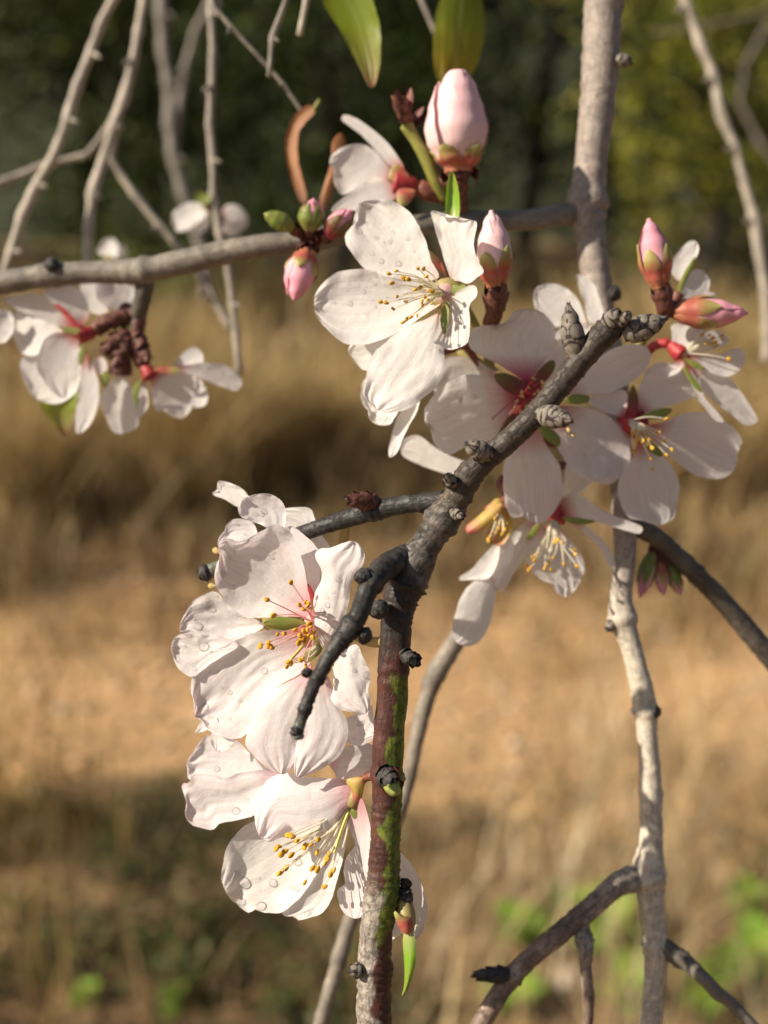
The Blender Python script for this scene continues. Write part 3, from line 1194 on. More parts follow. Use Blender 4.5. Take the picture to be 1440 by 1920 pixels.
herb(1130, 1790, 14, 0.060, 'large glossy green herb between the pale branch and its reddish side branch')
herb(1060, 1720, 7, 0.036, 'small green herb showing above the reddish side branch')
herb(985, 1790, 9, 0.045, 'low green herb half hidden behind the reddish side branch')
herb(955, 1905, 9, 0.045, 'green herb at the bottom edge under the scaly stub')
herb(1405, 1720, 10, 0.045, 'upright green herb at the right edge of the picture')
herb(1425, 1850, 14, 0.060, 'bright green herb in the bottom right corner')
herb(1310, 1890, 9, 0.045, 'dark green herb under the lower right twig')
herb(1190, 1900, 8, 0.045, 'green herb just left of the foot of the pale branch')
herb(330, 1890, 9, 0.032, 'yellow-green herb at the bottom beside the dry stalks')
herb(160, 1880, 8, 0.030, 'dim green herb in the bottom left corner')
herb(520, 1890, 8, 0.028, 'dark green herb low down below the lowest blossom')


def daisy(px, py):
    b = ground_at(px, py)
    t = thing('daisy', 'small white daisy low among the green herbs', 'flower', b)
    mesh_obj('stem', [b + Vector((0.0012 * math.cos(a), 0.0012 * math.sin(a), z)) for z in (-0.004, 0.05) for a in (0, 1.57, 3.14, 4.71)],
             [(i, (i + 1) % 4, 4 + (i + 1) % 4, 4 + i) for i in range(4)], M['stem_green'], t)
    c = b + Vector((0, 0, 0.05))
    for k in range(13):
        a = k * 6.283 / 13
        d = Vector((math.cos(a), math.sin(a) * 0.8 - 0.05, math.sin(a) * 0.5))
        s = Vector((-math.sin(a), math.cos(a), 0))
        v = [c + d * 0.004 - s * 0.0016, c + d * 0.004 + s * 0.0016, c + d * 0.014 + s * 0.0032, c + d * 0.018, c + d * 0.014 - s * 0.0032]
        mesh_obj('petal', v, [(0, 1, 2, 3, 4)], M['petal_white'], t, [(0, .4), (1, .4), (1, .8), (.5, 1), (0, .8)])
    lathe('flower_centre', c - Vector((0, 0, .002)), c + Vector((0, -0.003, .005)), 0.006, [(0, .5), (.5, 1), (1, .4)], M['anther_gold'], t, 10, 6)


daisy(1060, 1885)


# --- trees and bushes beyond the grass
def tree(x, y, h, rad, base_z, nleaf, leaf, cols, label, lobes=7, group='trees beyond the dry grass'):
    t = thing('woodland_tree', label, 'tree', (x, y, 0), group)
    # tapered trunk with limbs
    rows = []
    V, Fc, C = [], [], []

    def limb(a, b, ra, rb):
        a, b = Vector(a), Vector(b)
        T = (b - a).normalized()
        X = T.orthogonal().normalized()
        Y = T.cross(X)
        k = len(V)
        for s in range(5):
            tt = s / 4
            c = a + (b - a) * tt + Vector((n3(x + tt * 3, y, ra * 90), n3(x, tt * 3, rb * 90), 0)) * 0.12 * (b - a).length * math.sin(math.pi * tt)
            r = ra + (rb - ra) * tt
            for j in range(8):
                th = j * math.pi / 4
                V.append(c + X * r * math.cos(th) + Y * r * math.sin(th))
                C.append((0.035, 0.028, 0.02))
        for s in range(4):
            for j in range(8):
                p, q = k + s * 8 + j, k + s * 8 + (j + 1) % 8
                Fc.append((p, q, q + 8, p + 8))

    top = Vector((x + NP.uniform(-.2, .2), y, h * 0.8))
    limb((x, y, -0.05), top, 0.02 * h, 0.006 * h)
    for k in range(7):
        f = 0.25 + 0.5 * k / 7
        a = Vector((x, y, 0)).lerp(top, f)
        an = k * 2.4
        limb(a, a + Vector((math.cos(an) * rad * .7, math.sin(an) * rad * .7, rad * .45)), 0.009 * h, 0.003 * h)
    mesh_obj('trunk', V, Fc, M['bark_soft'], t, [(0, 0)] * len(V), C)
    # crown: leaves gathered in uneven clumps
    cl = lobes * 9
    u = NP.normal(0, 1, (cl, 3))
    u /= np.linalg.norm(u, axis=1)[:, None]
    rr = NP.uniform(0.35, 1.0, (cl, 1))
    cc = np.array([x, y, (base_z + h) / 2]) + u * rr * np.array([rad, rad, (h - base_z) / 2])
    cr = NP.uniform(0.12, 0.30, cl) * rad
    k = NP.randint(0, cl, nleaf)
    p = cc[k] + NP.normal(0, 1, (nleaf, 3)) * cr[k][:, None] * 0.6
    p[:, 2] = np.maximum(p[:, 2], 0.03)
    tone = NP.uniform(0.55, 1.35, cl)[k][:, None] * NP.uniform(0.75, 1.25, (nleaf, 1))
    c = np.array(cols)[NP.randint(0, len(cols), nleaf)] * tone
    a = NP.normal(0, 1, (nleaf, 3))
    a /= np.linalg.norm(a, axis=1)[:, None]
    b = np.cross(a, NP.normal(0, 1, (nleaf, 3)))
    b /= np.linalg.norm(b, axis=1)[:, None]
    s = NP.uniform(0.6, 1.2, (nleaf, 1)) * leaf
    VV = np.stack([p - a * s, p - b * s * 0.45, p + a * s, p + b * s * 0.45], axis=1).reshape(-1, 3)
    o = big_mesh('crown', VV, np.arange(nleaf * 4).reshape(nleaf, 4), M['foliage'], np.repeat(c, 4, axis=0), t, (x, y, 0))
    return t


DARK = [(0.042, 0.066, 0.010), (0.10, 0.125, 0.018), (0.018, 0.028, 0.006)]
GREY = [(0.090, 0.115, 0.028), (0.15, 0.155, 0.06), (0.035, 0.048, 0.014)]
OLIVE = [(0.19, 0.205, 0.028), (0.30, 0.275, 0.045), (0.05, 0.06, 0.012)]
tree(-3.6, 9.6, 4.2, 1.7, 0.1, 7000, 0.05, GREY, 'grey-green bushy tree at the far left behind the pale twigs')
tree(-1.9, 10.2, 4.5, 1.5, 0.1, 6500, 0.055, DARK, 'dark evergreen tree behind the group of hanging pale twigs')
tree(-0.35, 9.0, 4.0, 1.15, 0.0, 5500, 0.055, [(0.035, 0.060, 0.012), (0.075, 0.10, 0.020), (0.02, 0.03, 0.01)], 'dark green tree behind the large hanging leaf')
tree(1.15, 10.4, 4.6, 1.5, 0.0, 6500, 0.055, [(0.014, 0.020, 0.008), (0.022, 0.030, 0.010)], 'almost black evergreen tree left of the thick upright branch')
tree(1.85, 7.2, 3.2, 0.95, 0.45, 4200, 0.045, OLIVE, 'olive-green tree right of the thick upright branch')
tree(3.2, 8.0, 3.8, 1.1, 0.2, 5200, 0.045, OLIVE + GREY, 'yellowish olive tree at the far right edge')
tree(-5.6, 10.5, 4.6, 1.8, 0.1, 5000, 0.06, GREY, 'grey-green tree beyond the left edge of the picture')
tree(5.8, 10.5, 4.6, 1.8, 0.1, 5000, 0.06, OLIVE, 'olive tree beyond the right edge of the picture')
tree(-8.2, 10.5, 4.8, 2.0, 0.1, 4500, 0.065, DARK, 'dark tree well beyond the left edge of the picture')
tree(8.4, 10.5, 4.8, 2.0, 0.1, 4500, 0.065, OLIVE, 'olive tree well beyond the right edge of the picture')
tree(-6.2, 12.6, 5.4, 2.0, 0.0, 4500, 0.07, DARK, 'tall dark tree in the second row far to the left')
tree(6.4, 12.6, 5.4, 2.0, 0.0, 4500, 0.07, DARK, 'tall dark tree in the second row far to the right')
tree(-2.8, 12.2, 5.2, 1.8, 0.0, 5500, 0.07, DARK, 'tall dark tree in the second row on the left')
tree(0.4, 12.5, 5.4, 1.9, 0.0, 5500, 0.07, DARK, 'tall dark tree in the second row near the middle')
tree(3.2, 12.2, 5.2, 1.9, 0.0, 5500, 0.07, DARK, 'tall dark tree in the second row on the right')
tree(-1.55, 8.4, 0.75, 0.75, 0.0, 2400, 0.04, GREY, 'low grey-green bush at the edge of the dry grass on the left', 4, 'bushes at the edge of the grass')
tree(2.15, 8.3, 0.85, 0.8, 0.0, 2600, 0.04, [(0.09, 0.09, 0.04), (0.14, 0.12, 0.06)], 'low olive bush at the edge of the dry grass on the right', 4, 'bushes at the edge of the grass')


# ------------------------------------------------------------------ branches
def grey_bark(tone=1.0, warm=1.0):
    def f(s, x, y, dr, p):
        k = 0.85 + 0.35 * n3(p.x * 160, p.y * 160, p.z * 160)
        return (0.30 * tone * k * warm, 0.262 * tone * k, 0.218 * tone * k)
    return f


def dark_bark(s, x, y, dr, p):
    """Main dark limb: grey-brown tip, chalky fork, sooty middle, wine-red and green lower stretch, flaking grey foot."""
    a = n3(p.x * 220, p.y * 220, p.z * 220)
    b = n3(p.x * 700, p.y * 700, p.z * 700)
    tip = np.array((0.060, 0.046, 0.036)) * (1 + 0.4 * a)
    chalk = np.array((0.125, 0.108, 0.096)) * (1 + 0.35 * b)
    soot = np.array((0.034, 0.026, 0.024)) * (1 + 0.5 * a)
    wine = np.array((0.075, 0.025, 0.018)) * (1 + 0.4 * a)
    c = tip
    c = c * (1 - sstep(880, 940, y)) + np.array((0.105, 0.085, 0.063)) * (1 + .6 * b) * sstep(880, 940, y)
    k = sstep(950, 985, y) * (1 - sstep(1060, 1100, y + 40 * a))
    c = c * (1 - k) + chalk * k
    k = sstep(1060, 1100, y + 40 * a)
    c = c * (1 - k) + soot * k
    k = sstep(1170, 1270, y + 50 * a)
    c = c * (1 - k) + wine * k
    if b + 0.8 * a > 0.16 and 930 < y < 1085:
        c = c * 0.40
    # living green where the wine-red skin has split, on the right-hand side
    side = dr.dot(RIGHT)
    front = -dr.dot(FWD)
    g = sstep(0.02, 0.10, side * 0.75 + front * 0.36 - 0.08 + 0.60 * a + 0.15 * b - 0.30 * abs(math.sin((y - 1255) / 95.0)) * (1 if y < 1560 else 0.4))
    g *= sstep(1250, 1275, y) * (1 - sstep(1690, 1740, y + 60 * side - 60))
    c = c * (1 - g) + np.array((0.12, 0.15, 0.018)) * (1 + 0.35 * b) * g
    # flaking pale skin low on the left-hand side
    f = sstep(-0.05, 0.10, -side * 0.7 + 0.08 + 0.8 * a) * sstep(1600, 1710, y + 45 * a)
    c = c * (1 - f) + np.array((0.28, 0.245, 0.21)) * (1 + 0.4 * b) * f
    return tuple(np.clip(c, 0.006, 0.9))


def soot_bark(s, x, y, dr, p):
    a = n3(p.x * 220, p.y * 220, p.z * 220)
    k = 1 + 0.5 * a
    e = sstep(0.9, 0.97, s)
    g = 0.030 + 0.04 * max(0, n3(p.x * 500, p.y * 500, p.z * 500))
    return (g * k + .12 * e, g * 0.90 * k + .14 * e, g * 0.86 * k + .11 * e)


def red_bark(s, x, y, dr, p):
    a = n3(p.x * 180, p.y * 180, p.z * 180)
    b = n3(p.x * 420, p.y * 420, p.z * 420)
    red = np.array((0.20, 0.14, 0.11)) * (1 + .4 * a)
    grey = np.array((0.33, 0.28, 0.23)) * (1 + .3 * b)
    k = sstep(0.05, 0.5, b * .6 + 0.5 * a) * .7
    k = max(k, 1 - sstep(.10, .22, s))
    return tuple(red * (1 - k) + grey * k)


def pale_bark(s, x, y, dr, p):
    a = n3(p.x * 150, p.y * 150, p.z * 150)
    b = n3(p.x * 500, p.y * 500, p.z * 500)
    k = sstep(1000, 1250, y)
    c = np.array((0.28, 0.235, 0.205)) * (1 - k) + np.array((0.54, 0.485, 0.40)) * k
    c = c * (1 + 0.18 * a + 0.15 * b)
    c = c * (1 - .3 * sstep(.3, .6, b + a * .5))
    return tuple(c)


BR = M['bark']
# --- the sharp dark branch in front
DB = thing('almond_branch', 'dark knobbly almond branch with scaly buds running up in sharp focus', 'branch', P(701, 1925, 2))
tube('limb', [(690, 2900, 74, 6), (712, 2600, 70, 4), (694, 2300, 70, 3), (700, 2010, 66, 2), (701, 1913, 66, 2), (702, 1830, 64, 2), (705, 1747, 61, 2), (717, 1675, 63, 2), (723, 1567, 56, 2), (726, 1490, 57, 2), (727, 1414, 57, 1), (735, 1300, 58, 1),
              (742, 1181, 58, 0), (750, 1130, 62, 0), (764, 1090, 70, 0), (782, 1050, 72, 0), (800, 1020, 58, 0), (826, 980, 60, -1), (846, 950, 56, -1), (862, 925, 50, -2), (882, 889, 50, -3),
              (910, 862, 46, -4), (950, 829, 45, -5), (1002, 780, 43, -6), (1059, 712, 46, -7), (1115, 645, 48, -8), (1149, 611, 46, -9), (1164, 596, 32, -9)],
     BR, DB, 44, 0.00042, dark_bark, 0.10, 0.9, 0.028,
     [(764, 1100, 0.16, 2.2), (742, 1125, 0.10, 1.2), (829, 975, 0.16, 2.0), (848, 948, 0.12, 0.9), (862, 925, 0.10, 0.8), (874, 905, 0.10, 0.8), (880, 890, 0.10, 1.6), (1135, 622, 0.16, 1.6), (770, 1235, 0.10, 1.4), (725, 1455, 0.12, 1.6), (690, 1815, 0.16, 1.6), (1000, 778, 0.05, 2), (728, 1690, .08, 3)], seed=3)
tube('twig', [(790, 1030, 40, 2), (752, 1048, 50, -1), (716, 1068, 46, -6), (692, 1098, 38, -10), (674, 1150, 37, -13), (650, 1187, 36, -14), (616, 1233, 29, -15), (590, 1280, 26, -16), (573, 1327, 23, -17), (562, 1360, 21, -17), (557, 1384, 19, -17)],
     BR, DB, 32, 0.00042, soot_bark, 0.16, 0.9, 0.07, [(690, 1090, 0.28, 1.5), (668, 1180, 0.34, 1.8), (640, 1205, .12, 1.0), (592, 1270, 0.26, 0.9), (573, 1330, 0.34, 0.7), (557, 1380, 0.38, 0.6)], seed=9, straight=True)
tube('twig', [(835, 940, 44, 1), (806, 942, 34, 3), (753, 947, 35, 6), (695, 959, 37, 9), (602, 988, 31, 13), (500, 1025, 28, 18), (420, 1060, 26, 20), (388, 1072, 26, 21)],
     BR, DB, 28, 0.00045, soot_bark, 0.10, 0.9, 0.05, [(706, 950, 0.2, 1.6), (800, 940, 0.2, 1.2)], seed=14)

SCALE_PROF = [(0, 0.55), (0.18, 0.92), (0.42, 1.0), (0.7, 0.72), (1, 0.10)]


def winter_bud(parent, base, tip, wpx, d0, d1, mat, rows=7, core='scale_dark', flare=0.008):
    """Dormant bud: a pointed body wrapped in overlapping scales."""
    a, b = P(*base, d0), P(*tip, d1)
    rad = wpx * 0.44 * px_m(d0)
    body = lathe('winter_bud', a, b, rad * 0.93, SCALE_PROF, M[core], parent, 16, 14, 0.08, R.uniform(0, 9))
    for k in range(rows):
        t0 = -0.04 + 0.86 * k / rows
        n = 3
        for j in range(n):
            th = 2 * math.pi * (j + (k % 2) * 0.5) / n + R.uniform(-.25, .25)
            wrap_leaf('bud_scale', a, b, rad, SCALE_PROF, t0, min(1.03, t0 + R.uniform(0.26, 0.40)), th, math.pi / n * R.uniform(1.0, 1.35), M[mat], body, 0.00004 + 0.00014 * R.random(), flare * R.uniform(.4, 1.6), 7, 7)
    return body


def z4(x, y):
    return Z4(x, y)


winter_bud(DB, z4(905, 345), z4(868, 75), 46, -8, -9, 'scale_grey', 11)
winter_bud(DB, z4(1150, 235), z4(1365, 148), 52, -9, -11, 'scale_grey', 8)
winter_bud(DB, z4(730, 632), z4(890, 665), 46, -8, -14, 'scale_grey', 12)
winter_bud(DB, z4(470, 840), z4(352, 775), 42, -6, -9, 'scale_grey', 9, flare=0.012)
winter_bud(DB, z4(1060, 200), z4(1125, 105), 38, -9, -13, 'scale_grey', 5, flare=0.05)
winter_bud(DB, z4(1130, 180), z4(1180, 118), 22, -11, -14, 'scale_grey', 4, flare=0.05)
winter_bud(DB, z4(300, 990), z4(255, 930), 26, -4, -7, 'scale_grey', 4, flare=0.06)
winter_bud(DB, z4(290, 1120), z4(345, 1150), 20, -5, -8, 'scale_grey', 4, flare=0.05)
winter_bud(DB, R5(660, 290), R5(435, 255), 36, 8, 5, 'scale_brown', 5, flare=0.08)
winter_bud(DB, (394, 1070), (370, 1080), 34, 21, 20, 'scale_dark', 4, flare=0.10)
winter_bud(DB, R5(800, 1250), R5(925, 1325), 26, -2, -6, 'scale_dark', 4, flare=0.10)
winter_bud(DB, R5(620, 990), R5(700, 930), 40, -6, -3, 'scale_dark', 4, flare=0.05)
winter_bud(DB, R5(540, 1130), R5(605, 1150), 36, -13, -14, 'scale_dark', 4, flare=0.04)
winter_bud(DB, R5(600, 750), R5(495, 770), 36, -9, -12, 'scale_dark', 4, flare=0.02)
winter_bud(DB, R5(210, 1370), R5(160, 1385), 18, -15, -17, 'scale_dark', 3, flare=0.05)
winter_bud(DB, R5(160, 1740), R5(75, 1765), 20, -17, -18, 'scale_dark', 3, flare=0.10)
winter_bud(DB, Z3(1000, 1300), Z3(920, 1300), 30, 0, -2, 'scale_grey', 4, flare=0.04)
winter_bud(DB, Z3(1190, 880), Z3(1245, 965), 34, 3, 1, 'scale_dark', 5, flare=0.12)
winter_bud(DB, Z3(1200, 850), Z3(1245, 850), 20, 3, 1, 'scale_dark', 3, flare=0.12)
# opening green bud on the lower stretch, in a ring of dark scales
gb = winter_bud(DB, Z3(1110, 285), Z3(1170, 330), 46, -2, -7, 'scale_dark', 4, flare=0.10)
gb['label'] = 'fat bud just opening to a green tip'
lathe('green_tip', P(*Z3(1135, 295), -3), P(*Z3(1168, 385), -8), 17 * px_m(0), [(0, .8), (.4, 1.0), (.75, .8), (1, .25)], M['bud_green'], gb, 18, 12, 0.35, 2.0)
for k in range(3):
    wrap_leaf('bud_scale', P(*Z3(1130, 290), -4), P(*Z3(1166, 372), -9), 20 * px_m(0), [(0, .95), (.4, 1.15), (.75, .8), (1, .25)], 0.0, 0.7, -1.6 + 1.1 * k, .6, M['sepal_brown'], gb, 0.0002)
# leaf shoot hanging at the foot of the limb
sh = lathe('shoot', P(*Z3(1215, 930), 2), P(*Z3(1235, 1120), 0), 18 * px_m(0), [(0, .8), (.5, 1.0), (1, .55)], M['calyx_olive'], DB, 16, 10, .1, 1)
sheet('leaf', Z3, [(1232, 1080), (1262, 1110), (1276, 1190), (1268, 1270), (1250, 1350), (1222, 1415), (1197, 1436), (1210, 1390), (1214, 1310), (1210, 1220), (1205, 1130)], M['leaf_new'], DB, d=-1, gx=-.4, gy=-.1, cup=-.25, ruffle=.03, nr=20, nc=12)
sheet('bud_scale', Z3, [(1225, 1115), (1185, 1080), (1160, 1010), (1165, 990), (1215, 1020), (1250, 1030), (1255, 1090)], M['sepal_red'], DB, d=-2, cup=-.3, nr=10, nc=8)

# --- the upright pale limb behind, with its side branches
AL = thing('almond_limb', 'thick pale upright almond limb with a level branch and side twigs behind the blossoms', 'branch', P(1218, 1990, 45))
SB = M['bark_soft']
tube('limb', [(1230, -900, 96, 80), (1200, -600, 90, 80), (1160, -330, 84, 78), (1150, -140, 78, 78), (1138, -60, 76, 78), (1132, 0, 74, 78), (1124, 150, 68, 76), (1108, 300, 62, 75), (1101, 385, 66, 74), (1107, 440, 56, 73), (1117, 520, 54, 71), (1126, 580, 52, 70), (1148, 700, 54, 66), (1163, 850, 48, 62),
              (1170, 960, 46, 58), (1172, 1042, 42, 56), (1164, 1110, 42, 55), (1168, 1165, 46, 54), (1186, 1222, 39, 53), (1208, 1318, 44, 53), (1214, 1385, 38, 53), (1219, 1460, 41, 53), (1221, 1560, 44, 53), (1216, 1633, 56, 53), (1224, 1725, 45, 53), (1230, 1790, 44, 53), (1226, 1850, 40, 53), (1221, 1915, 42, 53), (1216, 2000, 42, 53), (1224, 2250, 44, 54), (1210, 2500, 42, 56), (1222, 2800, 40, 58)],
     SB, AL, 32, 0.0008, pale_bark, 0.09, 0.55, 0.015, [(1100, 390, .14, 4), (1160, 1160, .24, 2.6), (1222, 1328, .24, 2), (1235, 1490, .10, 2), (1208, 1640, .2, 3), (1244, 1770, .18, 3), (1160, 110, .06, 3)], seed=5)
tube('level_branch', [(1110, 398, 50, 74), (1060, 402, 42, 72), (985, 413, 38, 70), (870, 416, 38, 66), (700, 430, 38, 64), (560, 452, 40, 66), (480, 462, 42, 68), (400, 478, 46, 72), (270, 507, 46, 78), (190, 510, 43, 82), (100, 515, 43, 86), (0, 531, 44, 90), (-90, 548, 46, 94), (-260, 560, 44, 100), (-450, 600, 42, 104), (-700, 610, 38, 110)],
     SB, AL, 28, 0.0009, grey_bark(0.72), 0.08, 0.55, 0.015, [(95, 505, .16, 2.5), (265, 520, .14, 4), (600, 450, .10, 4), (395, 470, .06, 3), (850, 415, .1, 4)], seed=6)
tube('side_twig', [(272, 512, 40, 80), (270, 545, 34, 82), (264, 575, 32, 86), (258, 600, 30, 90)], SB, AL, 18, 0.0009, grey_bark(0.35), .12, .9, .04)
tube('side_branch', [(1170, 985, 40, 58), (1200, 990, 38, 57), (1248, 1021, 34, 60), (1308, 1080, 35, 64), (1367, 1140, 37, 70), (1440, 1227, 40, 76), (1520, 1310, 42, 82), (1680, 1430, 40, 90), (1900, 1640, 38, 100)], SB, AL, 22, 0.0009, grey_bark(0.36), .10, .9, .04, [(1300, 1070, .12, 3)], seed=2)
tube('side_branch', [(1224, 1596, 18, 54), (1214, 1630, 32, 54), (1190, 1646, 42, 52), (1158, 1658, 41, 49), (1110, 1700, 40, 46), (1050, 1750, 38, 41), (990, 1800, 37, 40), (945, 1850, 36, 39), (905, 1915, 36, 38), (860, 2000, 36, 37), (800, 2180, 34, 36), (760, 2400, 32, 36)], BR, AL, 26, 0.0007, red_bark, .10, .9, .04, [(1170, 1648, .16, 3), (1092, 1720, .1, 3), (960, 1830, .12, 2)], seed=8)
tube('side_twig', [(1086, 1722, 30, 44), (1093, 1748, 30, 42), (1098, 1780, 27, 39), (1097, 1810, 22, 39), (1103, 1870, 22, 39), (1102, 1925, 20, 39), (1098, 2000, 20, 39), (1112, 2140, 18, 39), (1100, 2300, 15, 39)], BR, AL, 18, 0.0007, red_bark, .12, .9, .04, [(1096, 1765, .2, 2), (1108, 1868, .3, 1.2), (1096, 1795, .15, 1)], seed=4)
winter_bud(AL, (965, 1828), (884, 1828), 30, 39, 37, 'scale_dark', 6, flare=0.05)
tube('side_twig', [(1226, 1765, 38, 53), (1256, 1784, 36, 51), (1288, 1806, 29, 48), (1320, 1835, 26, 43), (1345, 1862, 25, 43), (1370, 1880, 24, 43), (1410, 1922, 23, 43), (1480, 2000, 22, 43), (1580, 2140, 20, 43), (1720, 2290, 17, 43)], SB, AL, 20, 0.0007, grey_bark(.6), .10, .9, .04, [(1278, 1795, .16, 2), (1348, 1850, .2, 1.4)], seed=1)
winter_bud(AL, (1158, 110), (1186, 118), 26, 70, 68, 'scale_grey', 4, flare=.05)
winter_bud(AL, (98, 508), (98, 480), 34, 82, 80, 'scale_dark', 3, flare=.02)
winter_bud(AL, (1218, 1340), (1240, 1328), 24, 51, 49, 'scale_dark', 3, flare=.02)
winter_bud(AL, (1150, 1165), (1138, 1185), 24, 52, 50, 'scale_grey', 3, flare=.02)
winter_bud(AL, (1140, 545), (1165, 560), 34, 68, 67, 'scale_dark', 3, flare=.02)

# --- thin twig passing behind the dark branch
t = thing('thin_twig', 'thin grey twig slanting down behind the dark branch', 'twig', P(600, 1990, 100))
tube('twig', [(905, 1080, 30, 100), (861, 1190, 34, 100), (836, 1232, 36, 100), (812, 1275, 34, 100), (795, 1330, 30, 100), (778, 1400, 28, 100), (764, 1470, 26, 100), (735, 1560, 27, 100), (690, 1650, 28, 100), (656, 1729, 29, 100), (636, 1800, 28, 100), (618, 1860, 27, 100), (598, 1930, 27, 100), (575, 2010, 27, 100), (540, 2200, 26, 100), (520, 2450, 25, 100)],
     SB, t, 18, 0.0012, grey_bark(.85), .10, .9, .04, [(815, 1268, .16, 3), (636, 1800, .16, 3)], seed=11)


# --- pale twigs hanging further back
def far_twig(label, pts, d, w, tone=1.0, bumps=(), mat=SB, d2=None):
    d2 = d if d2 is None else d2
    pts = list(pts)
    if pts[0][1] < 0:                  # it hangs from higher up in the tree
        a, b = pts[0], pts[1]
        k = min(8, 520 / max(40, abs(a[1] - b[1])))
        pts = [(a[0] + (a[0] - b[0]) * k * .7 + 20, a[1] - 520)] + pts
    n = len(pts)
    w *= 0.62
    tone *= 1.45
    # real twigs change angle at their nodes: break the run into short, slightly kinked lengths
    run = resample(catmull([np.array(p, float) for p in pts], 6), max(4, int(sum(math.dist(a, b) for a, b in zip(pts, pts[1:])) / 62)))
    pts = [(x + R.uniform(-4, 4), y + R.uniform(-4, 4)) for x, y in run]
    bumps = tuple(bumps) + tuple((x, y, R.uniform(.1, .3), R.uniform(1.2, 2.2) * (D0 + d * MM) / D0) for x, y in pts[1:-1])
    n = len(pts)
    t = thing('hanging_twig', label, 'twig', P(*pts[0], d), 'twigs hanging behind the blossoms')
    tube('twig', [(x, y, w * (1 + .1 * math.sin(i * 1.7)), d + (d2 - d) * i / (n - 1)) for i, (x, y) in enumerate(pts)], mat, t, 14, 0.0025, grey_bark(tone), .10, .7, .05, bumps, seed=len(pts) + w, straight=True)
    for i in range(1, n - 1, 2):      # small spurs at the nodes
        dd = d + (d2 - d) * i / (n - 1)
        x, y = pts[i]
        s = R.choice((-1, 1))
        tube('spur', [(x, y, w * .6, dd), (x + s * w * .75, y + R.uniform(-3, 8), w * .55, dd - 2), (x + s * w * 1.15, y + R.uniform(0, 14), w * .25, dd - 3)], mat, t, 8, .002, grey_bark(tone * .8), .1)
    return t


far_twig('leftmost of the pale hanging twigs, slanting out over the level branch', [(240, -70), (213, 0), (184, 58), (152, 134), (134, 191), (112, 264), (76, 339), (51, 390), (14, 498), (-10, 570), (-40, 660)], 190, 27, 1.15, [(134, 191, .15, 4), (105, 280, .15, 4), (60, 372, .12, 4)])
far_twig('second pale twig from the left, forked, ending behind the level branch', [(285, -70), (267, 0), (253, 90), (224, 202), (209, 253), (181, 332), (166, 397), (163, 480), (160, 560)], 200, 26, 1.1, [(224, 205, .15, 5), (181, 335, .15, 4)])
far_twig('thick blurred brown twig hanging third from the left', [(300, -70), (303, 0), (307, 108), (318, 202), (314, 271), (340, 343), (370, 430), (390, 560)], 420, 34, 0.5)
far_twig('knotty pinkish twig hanging down to a small white blossom', [(396, -70), (394, 0), (396, 100), (395, 202), (394, 271), (398, 318), (402, 376), (412, 433), (427, 500), (443, 613), (449, 705)], 170, 22, 0.8, [(395, 120, .2, 4), (394, 275, .2, 4), (400, 372, .2, 4)])
far_twig('short pale twig slanting right from the fork of the second hanging twig', [(217, 224), (205, 300), (246, 350), (289, 408), (325, 455), (373, 513), (402, 560), (430, 620)], 215, 23, 0.95)
far_twig('pale crosswise twig at the left edge above the level branch', [(-70, 370), (0, 343), (43, 321), (126, 300), (173, 282), (217, 224), (240, 150)], 215, 20, 0.9)
far_twig('wavy pale twig hanging down the right edge of the picture', [(1265, -70), (1278, 0), (1306, 53), (1331, 125), (1350, 194), (1375, 275), (1403, 359), (1416, 431), (1431, 531), (1437, 594), (1440, 680)], 260, 27, 1.0, [(1318, 90, .3, 4), (1350, 200, .15, 4), (1418, 430, .2, 5)])
far_twig('thin olive twig running down to the dry curled leaf', [(395, -40), (408, 11), (450, 65), (490, 115), (525, 155), (560, 195), (575, 215)], 110, 13, 0.45)
far_twig('short dark twig hanging at the top edge beside the big leaf', [(548, -60), (538, 0), (520, 40), (509, 72), (505, 110), (502, 146)], 100, 17, 0.55, [(508, 75, .2, 2)])
far_twig('short pale twig tip at the top edge beside the big leaf', [(590, -60), (577, 0), (570, 35), (562, 68)], 110, 17, 1.1)
far_twig('thin blurred twig at the top centre beside the second leaf', [(770, -60), (790, 0), (805, 40), (822, 70)], 160, 14, 0.7)
far_twig('faint grey twig crossing the top right corner', [(1230, 60), (1300, 50), (1370, 45), (1450, 10), (1500, -20)], 760, 9, 0.55)
far_twig('blurred grey twig rising at the right edge near the corner', [(1470, 330), (1420, 260), (1390, 210), (1400, 120), (1440, 40)], 760, 13, 0.45)
far_twig('faint brown twig curving down behind the thick hanging twig', [(420, -50), (370, 60), (350, 120), (335, 185), (330, 260)], 480, 22, 0.6)


# ------------------------------------------------------------------ leaves, buds
def leaf_thing(label, fr, outline, mat, d, name='almond_leaf', stalk=None, **kw):
    t = thing(name, label, 'leaf', P(*fr(*outline[0]), d), 'leaves on the branches')
    sheet('blade', fr, outline, M[mat], t, d=d, **kw)
    if stalk:
        tube('leaf_stalk', [(*fr(*p), w, d) for (p, w) in stalk], M['stem_green'], t, 8, .0012)
    return t


